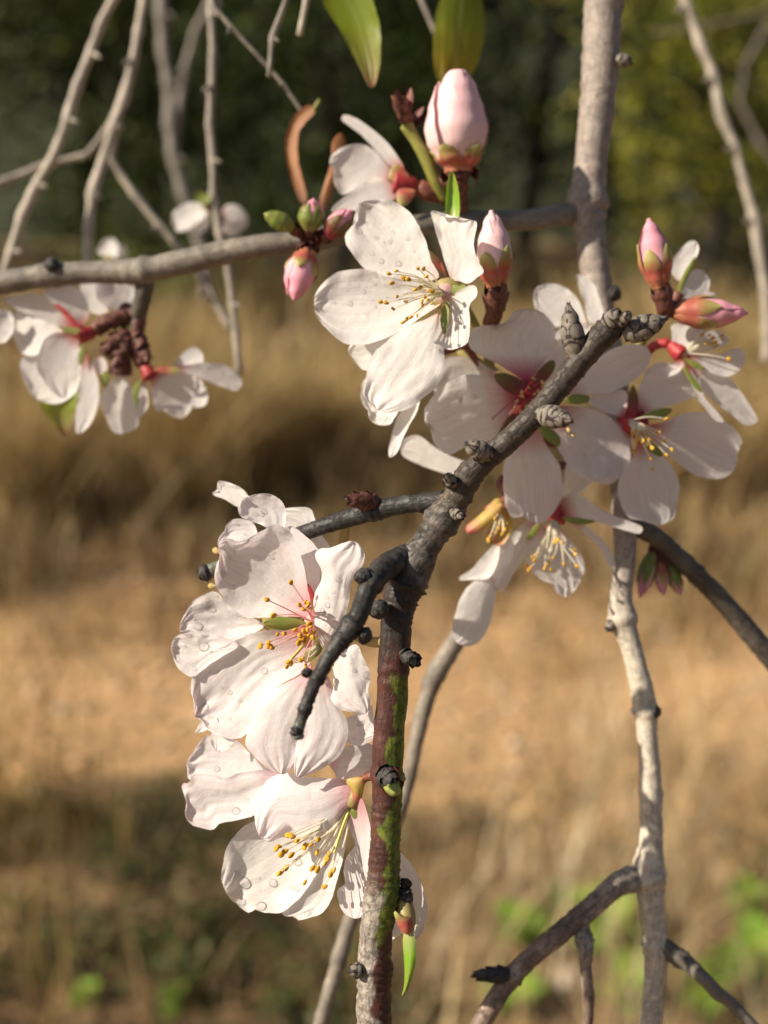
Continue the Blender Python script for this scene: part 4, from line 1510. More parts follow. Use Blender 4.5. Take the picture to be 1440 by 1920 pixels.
leaf_thing('large green leaf with a brown tip hanging from the top edge', Z7, [(470, -190), (380, -90), (345, 0), (440, 165), (520, 320), (570, 420), (602, 458), (632, 400), (648, 250), (640, 120), (600, -20), (545, -120)], 'leaf_big', 75, gx=-.25, gy=.1, cup=.25, ruffle=.06, stalk=[((470, -180), 7), ((430, -300), 8), ((440, -900), 10), ((380, -1600), 13)])
leaf_thing('shaded yellow-green leaf hanging above the big pink bud', Z7, [(1090, -190), (1000, -80), (945, 30), (922, 180), (925, 330), (955, 440), (1010, 470), (1080, 430), (1150, 330), (1185, 170), (1180, 30), (1150, -90)], 'leaf_shade', 118, gx=.55, gy=.1, cup=-.2, ruffle=.08, stalk=[((1090, -180), 7), ((1110, -300), 8), ((1100, -900), 10), ((1160, -1600), 13)])
leaf_thing('blurred yellow-green leaf behind the left blossom', Z6, [(470, 690), (330, 760), (225, 830), (260, 900), (330, 985), (372, 1010), (415, 900), (450, 790)], 'leaf_big', 112, gx=.2, gy=.2, cup=.2, ruffle=.06, stalk=[((470, 690), 7), ((560, 600), 7)])
leaf_thing('dry brown leaf curled in an arch above the level branch', Z7, [(310, 570), (270, 545), (200, 600), (160, 690), (155, 800), (180, 920), (225, 1040), (255, 1055), (262, 1000), (232, 900), (215, 780), (225, 680), (280, 610)], 'leaf_dry', 100, gx=-.5, gy=.0, cup=.3, ruffle=.2, jag=.06, stalk=[((300, 570), 7), ((330, 520), 8)])
leaf_thing('narrow dry brown leaf beside the arched one', Z7, [(440, 690), (395, 740), (390, 840), (360, 940), (330, 1050), (350, 1100), (385, 1040), (410, 940), (450, 840), (465, 740)], 'leaf_dry', 95, gx=.4, gy=.0, cup=-.3, ruffle=.05)
leaf_thing('slim upright new green leaf above the sharp white blossom', Z7, [(1020, 1190), (985, 1130), (985, 1020), (995, 940), (1016, 888), (1042, 940), (1056, 1020), (1054, 1130)], 'leaf_new', 24, gx=-.3, gy=.05, cup=.35, ruffle=.02, nr=20, nc=14)

BUD_EGG = [(0, 0.35), (0.12, 0.68), (0.36, 1.0), (0.6, 0.90), (0.85, 0.52), (1, 0.12)]


def flower_bud(label, base, tip, wpx, d0, d1, mat, sep, cover, n=5, egg=BUD_EGG, stalk=None, scale_n=6, stalk_mat='scale_brown', sep_half=.62):
    """Closed flower bud: rolled petals, sepals hugging them up to `cover`, scales at the foot."""
    a, b = P(*base, d0), P(*tip, d1)
    rad = wpx * .5 * px_m(d0)
    t = thing('flower_bud', label, 'flower bud', a, 'pink flower buds')
    sd = R.uniform(0, 6)
    lathe('petal_core', a, b, rad * .9, egg, M[mat], t, 72, 30, .02, sd, .11)
    for k in range(4):
        wrap_leaf('petal', a, b, rad, egg, 0.0, 1.0 - .03 * k, sd + 1.75 * k, 1.15, M[mat], t, -rad * .06 + rad * .045 * k, .004, 18, 17)
    for k in range(n):
        wrap_leaf('sepal', a, b, rad, egg, -0.02, cover * R.uniform(.88, 1.1), 2 * math.pi * k / n + .4, sep_half * 5 / n, M[sep], t, rad * .11, .004, 12, 9)
    if stalk:
        tube('pedicel', [(*base, wpx * .42, d0)] + stalk, M[stalk_mat], t, 12, .0008, rough=.12)
        for k in range(scale_n):
            q = stalk[0]
            s0 = P(q[0], q[1], q[3])
            wrap_leaf('bud_scale', s0, a, wpx * .30 * px_m(d0), [(0, .8), (.5, 1), (1, .9)], -0.1 + .1 * (k % 2), .75 + .25 * (k % 3), k * 1.1, .75, M['scale_brown'], t, .0003, .08, 7, 6)
    return t


flower_bud('large pale pink bud standing upright above the upper blossoms', Z7(1052, 885), Z7(1045, 368), 113, 52, 46, 'bud_pale', 'sepal_red', .22, 5,
           [(0, .30), (.12, .62), (.28, .92), (.42, 1.0), (.62, .86), (.82, .66), (.94, .48), (1, .30)], [(*Z7(1060, 950), 30, 56), (*Z7(1065, 1100), 26, 62)], 5)
flower_bud('slender pink bud standing right of the sharp white blossom', Z7(1245, 1485), Z7(1222, 1092), 66, 28, 26, 'bud_pale', 'sepal_red', .48, 5, stalk=[(*Z7(1242, 1600), 34, 30), (*Z7(1215, 1690), 30, 33)], scale_n=6)
flower_bud('deep pink bud standing upright at the right beside the scaly branch tip', Z5(655, 475), Z5(588, 88), 56, 36, 34, 'bud_pink', 'sepal_red', .62, 5, stalk=[(*Z5(675, 560), 34, 37), (*Z5(690, 610), 30, 38)], scale_n=6)
flower_bud('pink bud lying level and pointing right above the rightmost blossom', Z5(735, 615), Z5(1146, 622), 56, 38, 36, 'bud_pink', 'sepal_red', .58, 5, stalk=[(*Z5(690, 605), 32, 39), (*Z5(650, 600), 30, 40)], scale_n=4)
flower_bud('small green bud pointing left on the level branch', Z7(190, 1185), Z7(42, 1108), 32, 50, 46, 'bud_green' if 'bud_green' in M else 'bud_pink', 'sepal_green', .9, 5, stalk=[(*Z7(230, 1210), 22, 54), (*Z7(280, 1240), 24, 60)], scale_n=4)
flower_bud('small green and pink bud standing on the level branch', Z7(278, 1195), Z7(300, 1030), 44, 50, 46, 'bud_pink', 'sepal_green', .82, 5, stalk=[(*Z7(280, 1230), 26, 56), (*Z7(285, 1260), 26, 62)], scale_n=4)
flower_bud('dull reddish bud tucked beside the top petal of the sharp white blossom', Z7(370, 1225), Z7(500, 1090), 42, 50, 46, 'bud_pink', 'sepal_brown', .8, 5, stalk=[(*Z7(330, 1240), 24, 56), (*Z7(285, 1255), 26, 62)], scale_n=4)
flower_bud('pink bud hanging below the level branch', Z7(265, 1310), Z7(196, 1560), 56, 52, 46, 'bud_pink', 'sepal_red', .5, 5, stalk=[(*Z7(275, 1270), 28, 58), (*Z7(282, 1230), 30, 64)], scale_n=5)
flower_bud('small blurred pink and green bud hanging under the dark side branch', R1(632, 290), R1(590, 445), 30, 64, 62, 'bud_pink', 'sepal_green', .8, 5, stalk=[(*R1(650, 250), 16, 66), (*R1(665, 225), 16, 66)], scale_n=3)
flower_bud('blurred red bud in the middle of the small cluster under the dark side branch', R1(660, 320), R1(672, 438), 26, 64, 62, 'bud_pink', 'sepal_red', .7, 5, stalk=[(*R1(665, 270), 18, 66), (*R1(672, 225), 16, 66)], scale_n=3)
flower_bud('blurred green bud at the right of the small cluster under the dark side branch', R1(690, 330), R1(732, 436), 26, 66, 64, 'bud_pink', 'sepal_green', .9, 5, stalk=[(*R1(680, 270), 18, 66), (*R1(690, 235), 16, 66)], scale_n=3)

# withered head on a green stalk
t = thing('withered_flower', 'shrivelled dark red flower head on a green stalk left of the big pink bud', 'flower head', P(*Z7(770, 650), 55))
tube('stalk', [(*Z7(985, 1030), 24, 62), (*Z7(930, 930), 25, 58), (*Z7(880, 820), 24, 56), (*Z7(830, 730), 22, 55), (*Z7(780, 645), 26, 54)], M['stem_green'], t, 14, .001, rough=.1)
for k in range(15):
    a = P(*Z7(785 + R.uniform(-20, 20), 640 + R.uniform(-15, 10)), 54 + R.uniform(-2, 2))
    b = P(*Z7(790 + R.uniform(-85, 85), 530 + R.uniform(-75, 75)), 52 + R.uniform(-6, 6))
    wrap_leaf('sepal', a, b, 14 * px_m(50), [(0, .4), (.6, 1), (1, .8)], 0, 1.0, R.uniform(0, 6), .9, M['scale_brown'] if k % 3 else M['calyx_brown'], t, .0002, .1, 7, 6)


# ------------------------------------------------------------------ blossoms
# the sharp white blossom, upper centre
B = blossom('large white blossom in focus at upper centre, golden stamens and small dewdrops', Z1, (1000, 760), 22)
A_ = dict(ruffle=.07)
a1 = petal(B, Z1, [(935, 640), (880, 520), (855, 430), (820, 330), (760, 230), (690, 165), (620, 130), (540, 115), (460, 120), (400, 150), (372, 230), (362, 290), (315, 340), (312, 410), (350, 470), (400, 540), (450, 590), (540, 625), (660, 650), (800, 665)], 'petal_white', d=21, gx=-0.28, gy=-.05, cup=.10, **A_)
a2 = petal(B, Z1, [(955, 800), (870, 700), (740, 655), (600, 632), (520, 605), (440, 585), (340, 590), (240, 615), (160, 680), (110, 760), (104, 830), (125, 900), (180, 980), (260, 1050), (330, 1085), (420, 1092), (540, 1062), (650, 1010), (760, 940), (870, 870)], 'petal_white', d=21, gx=-0.22, gy=-.10, cup=.14, **A_)
a3 = petal(B, Z1, [(930, 880), (830, 925), (720, 970), (620, 1040), (520, 1130), (470, 1210), (445, 1300), (430, 1390), (450, 1450), (520, 1520), (600, 1542), (680, 1532), (770, 1500), (850, 1430), (920, 1370), (960, 1290), (976, 1200), (970, 1130), (962, 1000), (948, 920)], 'petal_white', d=19, gx=-0.22, gy=-.05, cup=-.06, **A_)
a4 = petal(B, Z1, [(1015, 650), (975, 540), (940, 420), (905, 310), (880, 203), (920, 200), (950, 235), (1040, 240), (1110, 262), (1187, 270), (1170, 380), (1175, 460), (1195, 530), (1232, 600), (1180, 650), (1130, 682), (1070, 665)], 'petal_white', d=20, gx=-0.60, gy=.08, cup=.10, rim=.09, tip=7, **A_)
a5 = petal(B, Z1, [(1010, 770), (1080, 720), (1160, 690), (1192, 720), (1185, 770), (1140, 820), (1140, 900), (1142, 1000), (1120, 1080), (1050, 1116), (970, 1112), (975, 1030), (1000, 950), (1010, 860)], 'petal_white', d=18, gx=-0.80, gy=-.05, cup=.08, rim=.06, **A_)
sepal(B, Z1, [(985, 640), (950, 600), (880, 540), (835, 450), (900, 478), (950, 535), (975, 590)], 'sepal_red', d=23, gx=-.3, cup=-.2)
sepal(B, Z1, [(1000, 790), (1000, 900), (985, 1010), (965, 1020), (945, 940), (950, 860)], 'sepal_green', d=17.5, gx=-.5, cup=.1)
sepal(B, Z1, [(1020, 690), (1060, 690), (1110, 690), (1090, 760), (1030, 800)], 'sepal_green', d=19, gx=-.6, cup=.1)
calyx(B, P(*Z1(1060, 760), 31), P(*Z1(985, 755), 20.5), 62, 'calyx_olive', 24)
lathe('flower_heart', P(*Z1(1000, 755), 23), P(*Z1(950, 745), 19.8), 24 * px_m(20), [(0, 1), (.6, .9), (1, .5)], M['filament_pink'], B, 18, 8, .15, 3)
pedicel(B, [(*Z1(1060, 760), 18, 30), (*Z1(1110, 830), 16, 38), (905, 640, 16, 48), (930, 720, 16, 56)], 'stem_green')
stamens(B, Z1, (975, 750), 20.5, [(600, 615), (650, 598), (620, 678), (690, 640), (705, 650), (730, 652), (795, 580), (832, 582), (850, 635), (775, 722), (812, 705), (870, 730), (892, 732), (655, 768), (580, 808), (545, 803), (715, 800), (630, 850), (840, 770), (826, 826), (860, 790), (890, 814), (695, 940), (722, 918), (745, 908), (790, 895), (822, 800)], 13, 'filament_cream', 'anther_ochre', .66, 1.0, 2.6, 22)
tube('pistil', [(*Z1(985, 760), 4, 20), (*Z1(900, 720), 3, 15), (*Z1(830, 690), 2.6, 12)], M['pistil'], B, 8, .001)
droplets([a1, a2, a3, a4, a5], Z1, [(400, 240, 17), (385, 325, 27), (435, 370, 12), (515, 370, 15), (560, 400, 12), (605, 405, 19), (635, 350, 15), (735, 385, 20), (770, 465, 12), (485, 480, 18), (560, 535, 24), (660, 540, 25), (495, 632, 24), (555, 660, 12), (430, 730, 20), (350, 810, 24), (505, 695, 12), (455, 890, 10), (560, 1490, 13), (245, 815, 14), (330, 680, 10), (880, 1120, 8), (1130, 900, 9), (590, 300, 8), (680, 300, 7), (470, 400, 8), (520, 845, 9), (590, 770, 9)], 3.556)

# a second white blossom mostly hidden under it
B = blossom('white blossom mostly hidden under the sharp one, narrow petals hanging below it', Z1, (800, 1200), 30)
petal(B, Z1, [(760, 1000), (600, 960), (420, 1000), (345, 1095), (332, 1140), (390, 1222), (450, 1262), (560, 1230), (700, 1130)], 'petal_white', d=30, gx=-0.25, gy=-.1)
pb = petal(B, Z1, [(780, 1250), (600, 1270), (470, 1300), (430, 1330), (412, 1420), (430, 1492), (460, 1512), (470, 1582), (540, 1627), (612, 1616), (645, 1570), (700, 1480), (760, 1380)], 'petal_white', d=30, gx=-0.30, gy=-.15, rim=.06)
pc = petal(B, Z1, [(820, 1380), (740, 1470), (660, 1570), (612, 1720), (598, 1800), (608, 1842), (660, 1802), (692, 1720), (740, 1620), (790, 1530)], 'petal_white', d=30, gx=-0.45, gy=-.1, cup=.2)
calyx(B, P(*Z1(900, 1150), 38), P(*Z1(820, 1180), 31), 52, 'calyx_olive', 34)
pedicel(B, [(*Z1(900, 1150), 14, 38), (*Z1(1000, 1130), 14, 42), (*Z1(1110, 1100), 16, 46), (900, 690, 16, 52)], 'calyx_brown')
droplets([pb, pc], Z1, [(572, 1580, 24), (610, 1572, 18), (640, 1545, 10), (695, 1600, 10), (540, 1590, 9)], 3.556)

# shaded blossom with the magenta heart behind the branch
B = blossom('shaded white blossom with magenta heart right behind the dark branch', Z4, (670, 530), 36)
b = dict(cup=.08, ruffle=.07)
petal(B, Z4, [(665, 470), (590, 425), (500, 372), (420, 332), (372, 290), (380, 212), (440, 188), (520, 182), (560, 162), (600, 118), (680, 105), (750, 130), (800, 190), (800, 260), (770, 335), (715, 410)], 'petal_magenta', d=36, gx=.42, gy=.2, tip=10, **b)
p2 = petal(B, Z4, [(630, 560), (560, 500), (500, 452), (420, 432), (330, 440), (250, 470), (190, 540), (150, 610), (155, 680), (190, 702), (190, 760), (230, 812), (275, 832), (350, 800), (440, 775), (530, 740), (590, 650)], 'petal_magenta', d=36, gx=.42, gy=.08, **b)
petal(B, Z4, [(665, 620), (720, 720), (770, 800), (815, 870), (838, 950), (835, 1050), (800, 1110), (760, 1165), (710, 1180), (650, 1150), (640, 1122), (600, 1152), (560, 1110), (545, 1000), (542, 920), (550, 860), (590, 780), (620, 700)], 'petal_magenta', d=36, gx=.52, gy=.0, **b)
p4 = petal(B, Z4, [(730, 580), (800, 590), (900, 588), (1000, 610), (1080, 650), (1140, 730), (1177, 810), (1170, 890), (1130, 950), (1060, 976), (970, 962), (900, 920), (850, 860), (810, 790), (760, 690)], 'petal_magenta', d=35, gx=.48, gy=.12, **b)
petal(B, Z4, [(730, 520), (820, 530), (900, 530), (980, 533), (1060, 528), (1150, 492), (1220, 442), (1272, 380), (1282, 330), (1250, 290), (1180, 280), (1080, 310), (1000, 360), (900, 420), (800, 470)], 'petal_magenta', d=37, gx=.42, gy=.2, **b)
sepal(B, Z4, [(665, 560), (570, 522), (512, 472), (498, 432), (550, 425), (620, 450), (675, 505)], 'sepal_brown', d=34.5, gx=.1, cup=-.1)
sepal(B, Z4, [(680, 490), (715, 415), (768, 366), (802, 368), (792, 420), (740, 480)], 'sepal_brown', d=35, gx=.1, cup=-.1)
sepal(B, Z4, [(640, 590), (590, 600), (555, 660), (518, 735), (580, 700), (630, 645)], 'sepal_brown', d=35, gx=.1, cup=-.1)
sepal(B, Z4, [(700, 650), (745, 685), (795, 712), (828, 750), (822, 792), (780, 775), (740, 735)], 'sepal_green', d=34, gx=.1, cup=-.1)
sepal(B, Z4, [(840, 560), (900, 530), (970, 540), (965, 572), (900, 580)], 'sepal_green', d=34.5, gx=.1, cup=-.1)
lathe('flower_heart', P(*Z4(680, 540), 41), P(*Z4(660, 530), 36.0), 34 * px_m(36), [(0, .8), (.6, 1), (1, .55)], M['filament_red'], B, 20, 9, .2, 5)
calyx(B, P(*Z4(700, 545), 50), P(*Z4(680, 540), 38), 66, 'calyx_red', 42)
pedicel(B, [(*Z4(700, 545), 16, 50), (*Z4(560, 450), 16, 52), (*Z4(430, 380), 18, 52), (*Z4(330, 310), 20, 54), (880, 620, 22, 58)], 'calyx_olive')
stamens(B, Z4, (660, 535), 33.5, [(690, 450), (700, 455), (742, 490), (640, 540), (636, 520), (605, 585), (722, 520), (660, 592), (690, 562), (630, 620), (738, 470), (612, 566), (672, 500), (600, 600), (700, 530), (492, 652), (870, 712), (892, 735)], 28, 'filament_red', 'anther_pale', .60, .6, 2.4, 14)
droplets([p2, p4], Z4, [(410, 540, 16), (395, 595, 10), (330, 560, 22), (890, 736, 9), (260, 640, 14)], 2.667)

# blossom half hidden between the two
B = blossom('white blossom almost hidden behind the magenta-hearted one, one petal poking out left', Z4, (420, 700), 52)
petal(B, Z4, [(440, 900), (330, 860), (260, 830), (200, 795), (120, 738), (60, 748), (30, 800), (45, 842), (120, 882), (200, 912), (290, 936), (380, 950)], 'petal_white', d=50, gx=-.1, gy=-.2)
petal(B, Z4, [(560, 470), (440, 380), (380, 345), (260, 350), (230, 420), (200, 520), (330, 560), (450, 540)], 'petal_red', d=50, gx=.1, gy=.1)
petal(B, Z4, [(600, 420), (720, 380), (770, 320), (830, 250), (860, 300), (840, 400), (760, 480)], 'petal_red', d=50, gx=.1, gy=.1)
calyx(B, P(*Z4(500, 640), 60), P(*Z4(480, 640), 51), 52, 'calyx_brown', 54)
pedicel(B, [(*Z4(500, 640), 16, 60), (*Z4(620, 700), 16, 66), (*Z4(800, 780), 16, 68), (1140, 800, 18, 66)], 'calyx_brown')

# right-hand blossom, red heart
B = blossom('shaded white blossom with orange-red heart right of the dark branch', Z5, (490, 1230), 44)
c = dict(cup=.08, ruffle=.06)
petal(B, Z5, [(450, 1205), (380, 1190), (300, 1162), (250, 1122), (270, 1090), (350, 1075), (440, 1053), (468, 1080), (466, 1140)], 'petal_red', d=44, gx=-.5, gy=-.3, cup=.15, ruffle=.1)
petal(B, Z5, [(525, 1180), (522, 1090), (540, 1020), (580, 960), (690, 925), (780, 950), (850, 1020), (868, 1080), (790, 1115), (700, 1145), (610, 1170)], 'petal_red', d=44, gx=.45, gy=.2, **c)
petal(B, Z5, [(560, 1260), (680, 1232), (780, 1190), (880, 1175), (1000, 1220), (1080, 1280), (1112, 1350), (1080, 1400), (1090, 1460), (1040, 1532), (960, 1556), (870, 1540), (800, 1502), (740, 1455), (660, 1390), (590, 1310)], 'petal_red', d=43, gx=.50, gy=.06, **c)
petal(B, Z5, [(550, 1330), (660, 1410), (740, 1515), (762, 1600), (747, 1700), (722, 1782), (650, 1812), (570, 1792), (480, 1772), (430, 1700), (414, 1600), (438, 1530), (480, 1460), (510, 1390)], 'petal_red', d=43, gx=.50, gy=.0, **c)
petal(B, Z5, [(460, 1260), (400, 1230), (330, 1240), (260, 1330), (240, 1450), (280, 1560), (380, 1580), (450, 1480), (490, 1350)], 'petal_red', d=46, gx=.5, gy=.0, **c)
sepal(B, Z5, [(540, 1205), (640, 1160), (718, 1158), (702, 1192), (640, 1218)], 'sepal_green', d=42, cup=-.1)
sepal(B, Z5, [(500, 1200), (470, 1140), (478, 1070), (500, 1025), (526, 1080), (530, 1170)], 'sepal_brown', d=42.5, cup=-.1)
sepal(B, Z5, [(530, 1300), (600, 1345), (662, 1400), (658, 1432), (600, 1402), (550, 1350)], 'sepal_green', d=41.5, cup=-.1)
lathe('flower_heart', P(*Z5(500, 1240), 48), P(*Z5(488, 1228), 43.8), 22 * px_m(44), [(0, .8), (.6, 1), (1, .5)], M['calyx_red'], B, 18, 9, .2, 2)
calyx(B, P(*Z5(520, 1240), 58), P(*Z5(500, 1240), 46), 58, 'calyx_red', 48)
pedicel(B, [(*Z5(520, 1240), 16, 58), (*Z5(470, 1180), 16, 62), (1150, 760, 18, 66)], 'calyx_olive')
stamens(B, Z5, (490, 1235), 41.5, [(500, 1300), (540, 1310), (560, 1340), (590, 1330), (520, 1340), (610, 1380), (650, 1290), (690, 1215), (640, 1310), (720, 1390), (690, 1420), (610, 1500), (600, 1440), (500, 1400), (560, 1290), (680, 1340), (515, 1285), (530, 1325), (575, 1310), (550, 1350), (585, 1360)], 36, 'filament_cream', 'anther_ochre', .62, .8, 2.2, 14)

# rightmost blossom, seen from the side
B = blossom('rightmost white blossom seen side on, green sepals, under the level pink bud', Z5, (780, 860), 48)
petal(B, Z5, [(770, 845), (725, 822), (718, 740), (718, 690), (780, 678), (850, 688), (908, 715), (870, 760), (815, 800)], 'petal_red', d=46, gx=-.5, gy=-.4, cup=.1)
petal(B, Z5, [(800, 890), (850, 1030), (930, 1095), (1000, 1152), (1080, 1212), (1130, 1252), (1202, 1232), (1160, 1140), (1090, 1040), (1030, 978), (930, 940), (850, 890)], 'petal_red', d=47, gx=.2, gy=.0, cup=.1)
pd_ = petal(B, Z5, [(800, 860), (900, 848), (1000, 848), (1060, 822), (1110, 820), (1132, 870), (1110, 932), (1040, 976), (950, 962), (860, 910)], 'petal_red', d=46, gx=.1, gy=-.2, cup=.1)
petal(B, Z5, [(785, 830), (850, 775), (930, 722), (1000, 730), (1042, 770), (1000, 812), (900, 840)], 'petal_red', d=50, gx=.2, gy=-.1, cup=.1)
petal(B, Z5, [(760, 880), (720, 905), (640, 898), (560, 968), (640, 986), (740, 965), (790, 910)], 'petal_red', d=46, gx=-.4, gy=-.4, cup=.2, ruffle=.2)
petal(B, Z5, [(800, 920), (850, 1080), (900, 1150), (960, 1222), (1012, 1232), (960, 1160), (900, 1090), (840, 960)], 'petal_red', d=45, gx=-.1, gy=.0, cup=.1)
sepal(B, Z5, [(785, 910), (820, 955), (892, 1050), (870, 1062), (820, 1010), (790, 950)], 'sepal_green', d=44.5, cup=-.1)
sepal(B, Z5, [(800, 880), (850, 890), (905, 930), (880, 940), (820, 915)], 'sepal_green', d=45, cup=-.1)
calyx(B, P(*Z5(700, 790), 51), P(*Z5(780, 860), 48), 34, 'calyx_red', 49)
pedicel(B, [(*Z5(700, 790), 20, 51), (*Z5(650, 795), 18, 52), (*Z5(600, 822), 18, 54), (1190, 690, 18, 60)], 'sepal_orange' if False else 'calyx_red')
stamens(B, Z5, (785, 855), 47, [(890, 742), (950, 762), (960, 812), (1010, 770), (942, 792), (980, 800), (1040, 880), (910, 790), (1000, 750), (930, 745), (965, 785)], 43, 'filament_cream', 'anther_ochre', .62, .8, 2.2, 8)

# hanging blossom below, stamens pouring down
B = blossom('small white blossom hanging face down below the shaded ones, stamens spilling out', Z4, (820, 1150), 44)
petal(B, Z4, [(840, 1130), (835, 1062), (900, 1034), (960, 1050), (1020, 1100), (1100, 1140), (1232, 1190), (1222, 1228), (1150, 1212), (1050, 1182), (960, 1162), (890, 1155)], 'petal_red', d=44, gx=-.1, gy=-.5, cup=.15)
petal(B, Z4, [(800, 1180), (850, 1225), (912, 1300), (947, 1380), (942, 1440), (890, 1522), (850, 1547), (800, 1512), (790, 1482), (740, 1462), (700, 1432), (662, 1400), (652, 1340), (685, 1260), (740, 1200)], 'petal_red', d=47, gx=.1, gy=.05, cup=.15, rim=.06)
petal(B, Z4, [(730, 1165), (680, 1160), (630, 1190), (580, 1240), (530, 1320), (500, 1412), (545, 1392), (600, 1320), (650, 1255), (700, 1205)], 'petal_red', d=44, gx=-.4, gy=.0, cup=.15)
petal(B, Z4, [(720, 1200), (640, 1270), (590, 1340), (520, 1420), (508, 1500), (540, 1512), (592, 1432), (632, 1372), (670, 1290)], 'petal_red', d=46, gx=.2, gy=.0, cup=.15)
petal(B, Z4, [(870, 1160), (960, 1190), (1040, 1260), (1092, 1340), (1102, 1405), (1065, 1380), (1025, 1300), (950, 1230)], 'petal_red', d=50, gx=.3, gy=-.2, cup=.15)
petal(B, Z4, [(800, 1090), (840, 1000), (860, 880), (930, 900), (990, 960), (960, 1000), (880, 1060)], 'petal_red', d=46, gx=.25, gy=.1, cup=.1)
sepal(B, Z4, [(835, 1145), (920, 1150), (1006, 1166), (950, 1182), (880, 1176)], 'sepal_green', d=42, cup=-.1)
sepal(B, Z4, [(720, 1180), (695, 1190), (665, 1240), (655, 1262), (690, 1250), (715, 1215)], 'sepal_green', d=42, cup=-.1)
calyx(B, P(*Z4(835, 1085), 49), P(*Z4(808, 1165), 47), 34, 'calyx_red', 46)
pedicel(B, [(*Z4(835, 1085), 16, 48), (*Z4(880, 1010), 16, 52), (1130, 880, 18, 60)], 'calyx_olive')
stamens(B, Z4, (800, 1170), 44, [(670, 1412), (660, 1390), (700, 1362), (712, 1330), (750, 1402), (782, 1412), (770, 1372), (792, 1350), (800, 1270), (840, 1272), (846, 1382), (905, 1332), (912, 1392), (900, 1310), (690, 1345), (760, 1385), (680, 1400), (815, 1260)], 39, 'filament_cream', 'anther_gold', .62, -1.6, 2.2, 16)

# fading blossom left of it
B = blossom('fading blossom with orange-green sepals and drooping wet petals left of the hanging one', Z4, (520, 1110), 40)
sepal(B, Z4, [(540, 1080), (480, 1092), (400, 1155), (358, 1192), (365, 1228), (420, 1222), (475, 1182), (520, 1140)], 'sepal_orange', d=38, gx=-.3, gy=-.2, cup=-.3)
sepal(B, Z4, [(560, 1120), (520, 1050), (475, 1080), (440, 1110), (500, 1110), (540, 1140)], 'sepal_orange', d=39, gx=-.2, gy=-.3, cup=-.3)
sepal(B, Z4, [(550, 1100), (590, 1170), (575, 1232), (540, 1285), (480, 1275), (460, 1262), (480, 1180), (500, 1110)], 'sepal_orange', d=40, gx=-.2, gy=.0, cup=.2)
petal(B, Z4, [(520, 1270), (440, 1340), (390, 1400), (330, 1440), (324, 1462), (400, 1458), (460, 1455), (495, 1420), (520, 1350)], 'petal_white', d=41, gx=-.4, gy=-.3, cup=.15)
pf = petal(B, Z4, [(480, 1430), (425, 1455), (370, 1490), (330, 1550), (300, 1640), (288, 1720), (310, 1772), (370, 1792), (430, 1762), (472, 1690), (492, 1600), (505, 1510)], 'petal_white', d=42, gx=.3, gy=.15, cup=-.2)
petal(B, Z4, [(560, 1230), (520, 1260), (490, 1330), (450, 1420), (430, 1470), (500, 1500), (560, 1400), (600, 1300)], 'petal_white', d=43, gx=.2, gy=.0, cup=.1)
calyx(B, P(*Z4(560, 1040), 45), P(*Z4(545, 1120), 41), 30, 'calyx_brown', 42)
pedicel(B, [(*Z4(560, 1040), 14, 45), (*Z4(540, 960), 18, 50), (*Z4(700, 900), 18, 58), (1130, 870, 18, 62)], 'calyx_brown')
stamens(B, Z4, (530, 1120), 40, [(500, 1152), (530, 1172), (520, 1202), (480, 1242), (540, 1232), (560, 1182), (490, 1272), (510, 1225), (470, 1262), (550, 1205)], 36, 'filament_cream', 'anther_ochre', .62, .3, 2.2, 8)

# side-on blossom above, red cup
B = blossom('blurred white blossom seen side on with a red cup, beside the big pink bud', Z7, (760, 960), 62)
petal(B, Z7, [(752, 895), (690, 860), (620, 780), (550, 705), (480, 652), (443, 620), (460, 594), (520, 614), (600, 668), (680, 738), (740, 818), (768, 870)], 'petal_red', d=62, gx=-.4, gy=-.2, cup=.15)
petal(B, Z7, [(740, 920), (670, 845), (600, 770), (540, 745), (460, 760), (400, 800), (384, 850), (410, 890), (400, 932), (420, 980), (450, 1012), (540, 970), (650, 940)], 'petal_red', d=63, gx=-.15, gy=-.1, cup=.2)
petal(B, Z7, [(740, 985), (640, 920), (560, 948), (480, 1008), (410, 1058), (394, 1100), (430, 1127), (520, 1090), (620, 1070), (700, 1050)], 'petal_red', d=60, gx=-.1, gy=-.5, cup=.1)
calyx(B, P(*Z7(850, 970), 62), P(*Z7(715, 945), 61), 46, 'calyx_red', 62)
sepal(B, Z7, [(800, 930), (770, 880), (730, 850), (700, 880), (690, 930), (740, 960)], 'sepal_red', d=58, cup=-.2)
sepal(B, Z7, [(830, 990), (790, 1060), (750, 1075), (730, 1040), (740, 980)], 'sepal_red', d=57, cup=-.2)
pedicel(B, [(*Z7(845, 970), 30, 62), (*Z7(900, 1000), 36, 63), (*Z7(990, 1020), 34, 66), (870, 405, 30, 68)], 'calyx_brown')

# pair of petals behind the scaly bud
B = blossom('white blossom behind the top scaly bud, pale petals raised against the limb', Z5, (160, 700), 56)
petal(B, Z5, [(240, 700), (200, 690), (60, 700), (0, 670), (-50, 600), (-55, 500), (0, 458), (80, 460), (150, 498), (200, 560), (225, 630)], 'petal_white', d=56, gx=.0, gy=-.35)
petal(B, Z5, [(320, 680), (250, 670), (222, 560), (190, 460), (183, 408), (222, 410), (282, 460), (312, 540), (335, 610)], 'petal_white', d=56, gx=-.3, gy=.0)
petal(B, Z5, [(200, 800), (80, 775), (62, 740), (120, 690), (230, 676), (340, 686), (345, 760), (280, 800)], 'petal_white', d=54, gx=-.2, gy=-.4)
calyx(B, P(*Z5(300, 780), 64), P(*Z5(240, 740), 57), 46, 'calyx_olive', 60)
pedicel(B, [(*Z5(300, 780), 14, 64), (1145, 660, 16, 66)], 'calyx_olive')

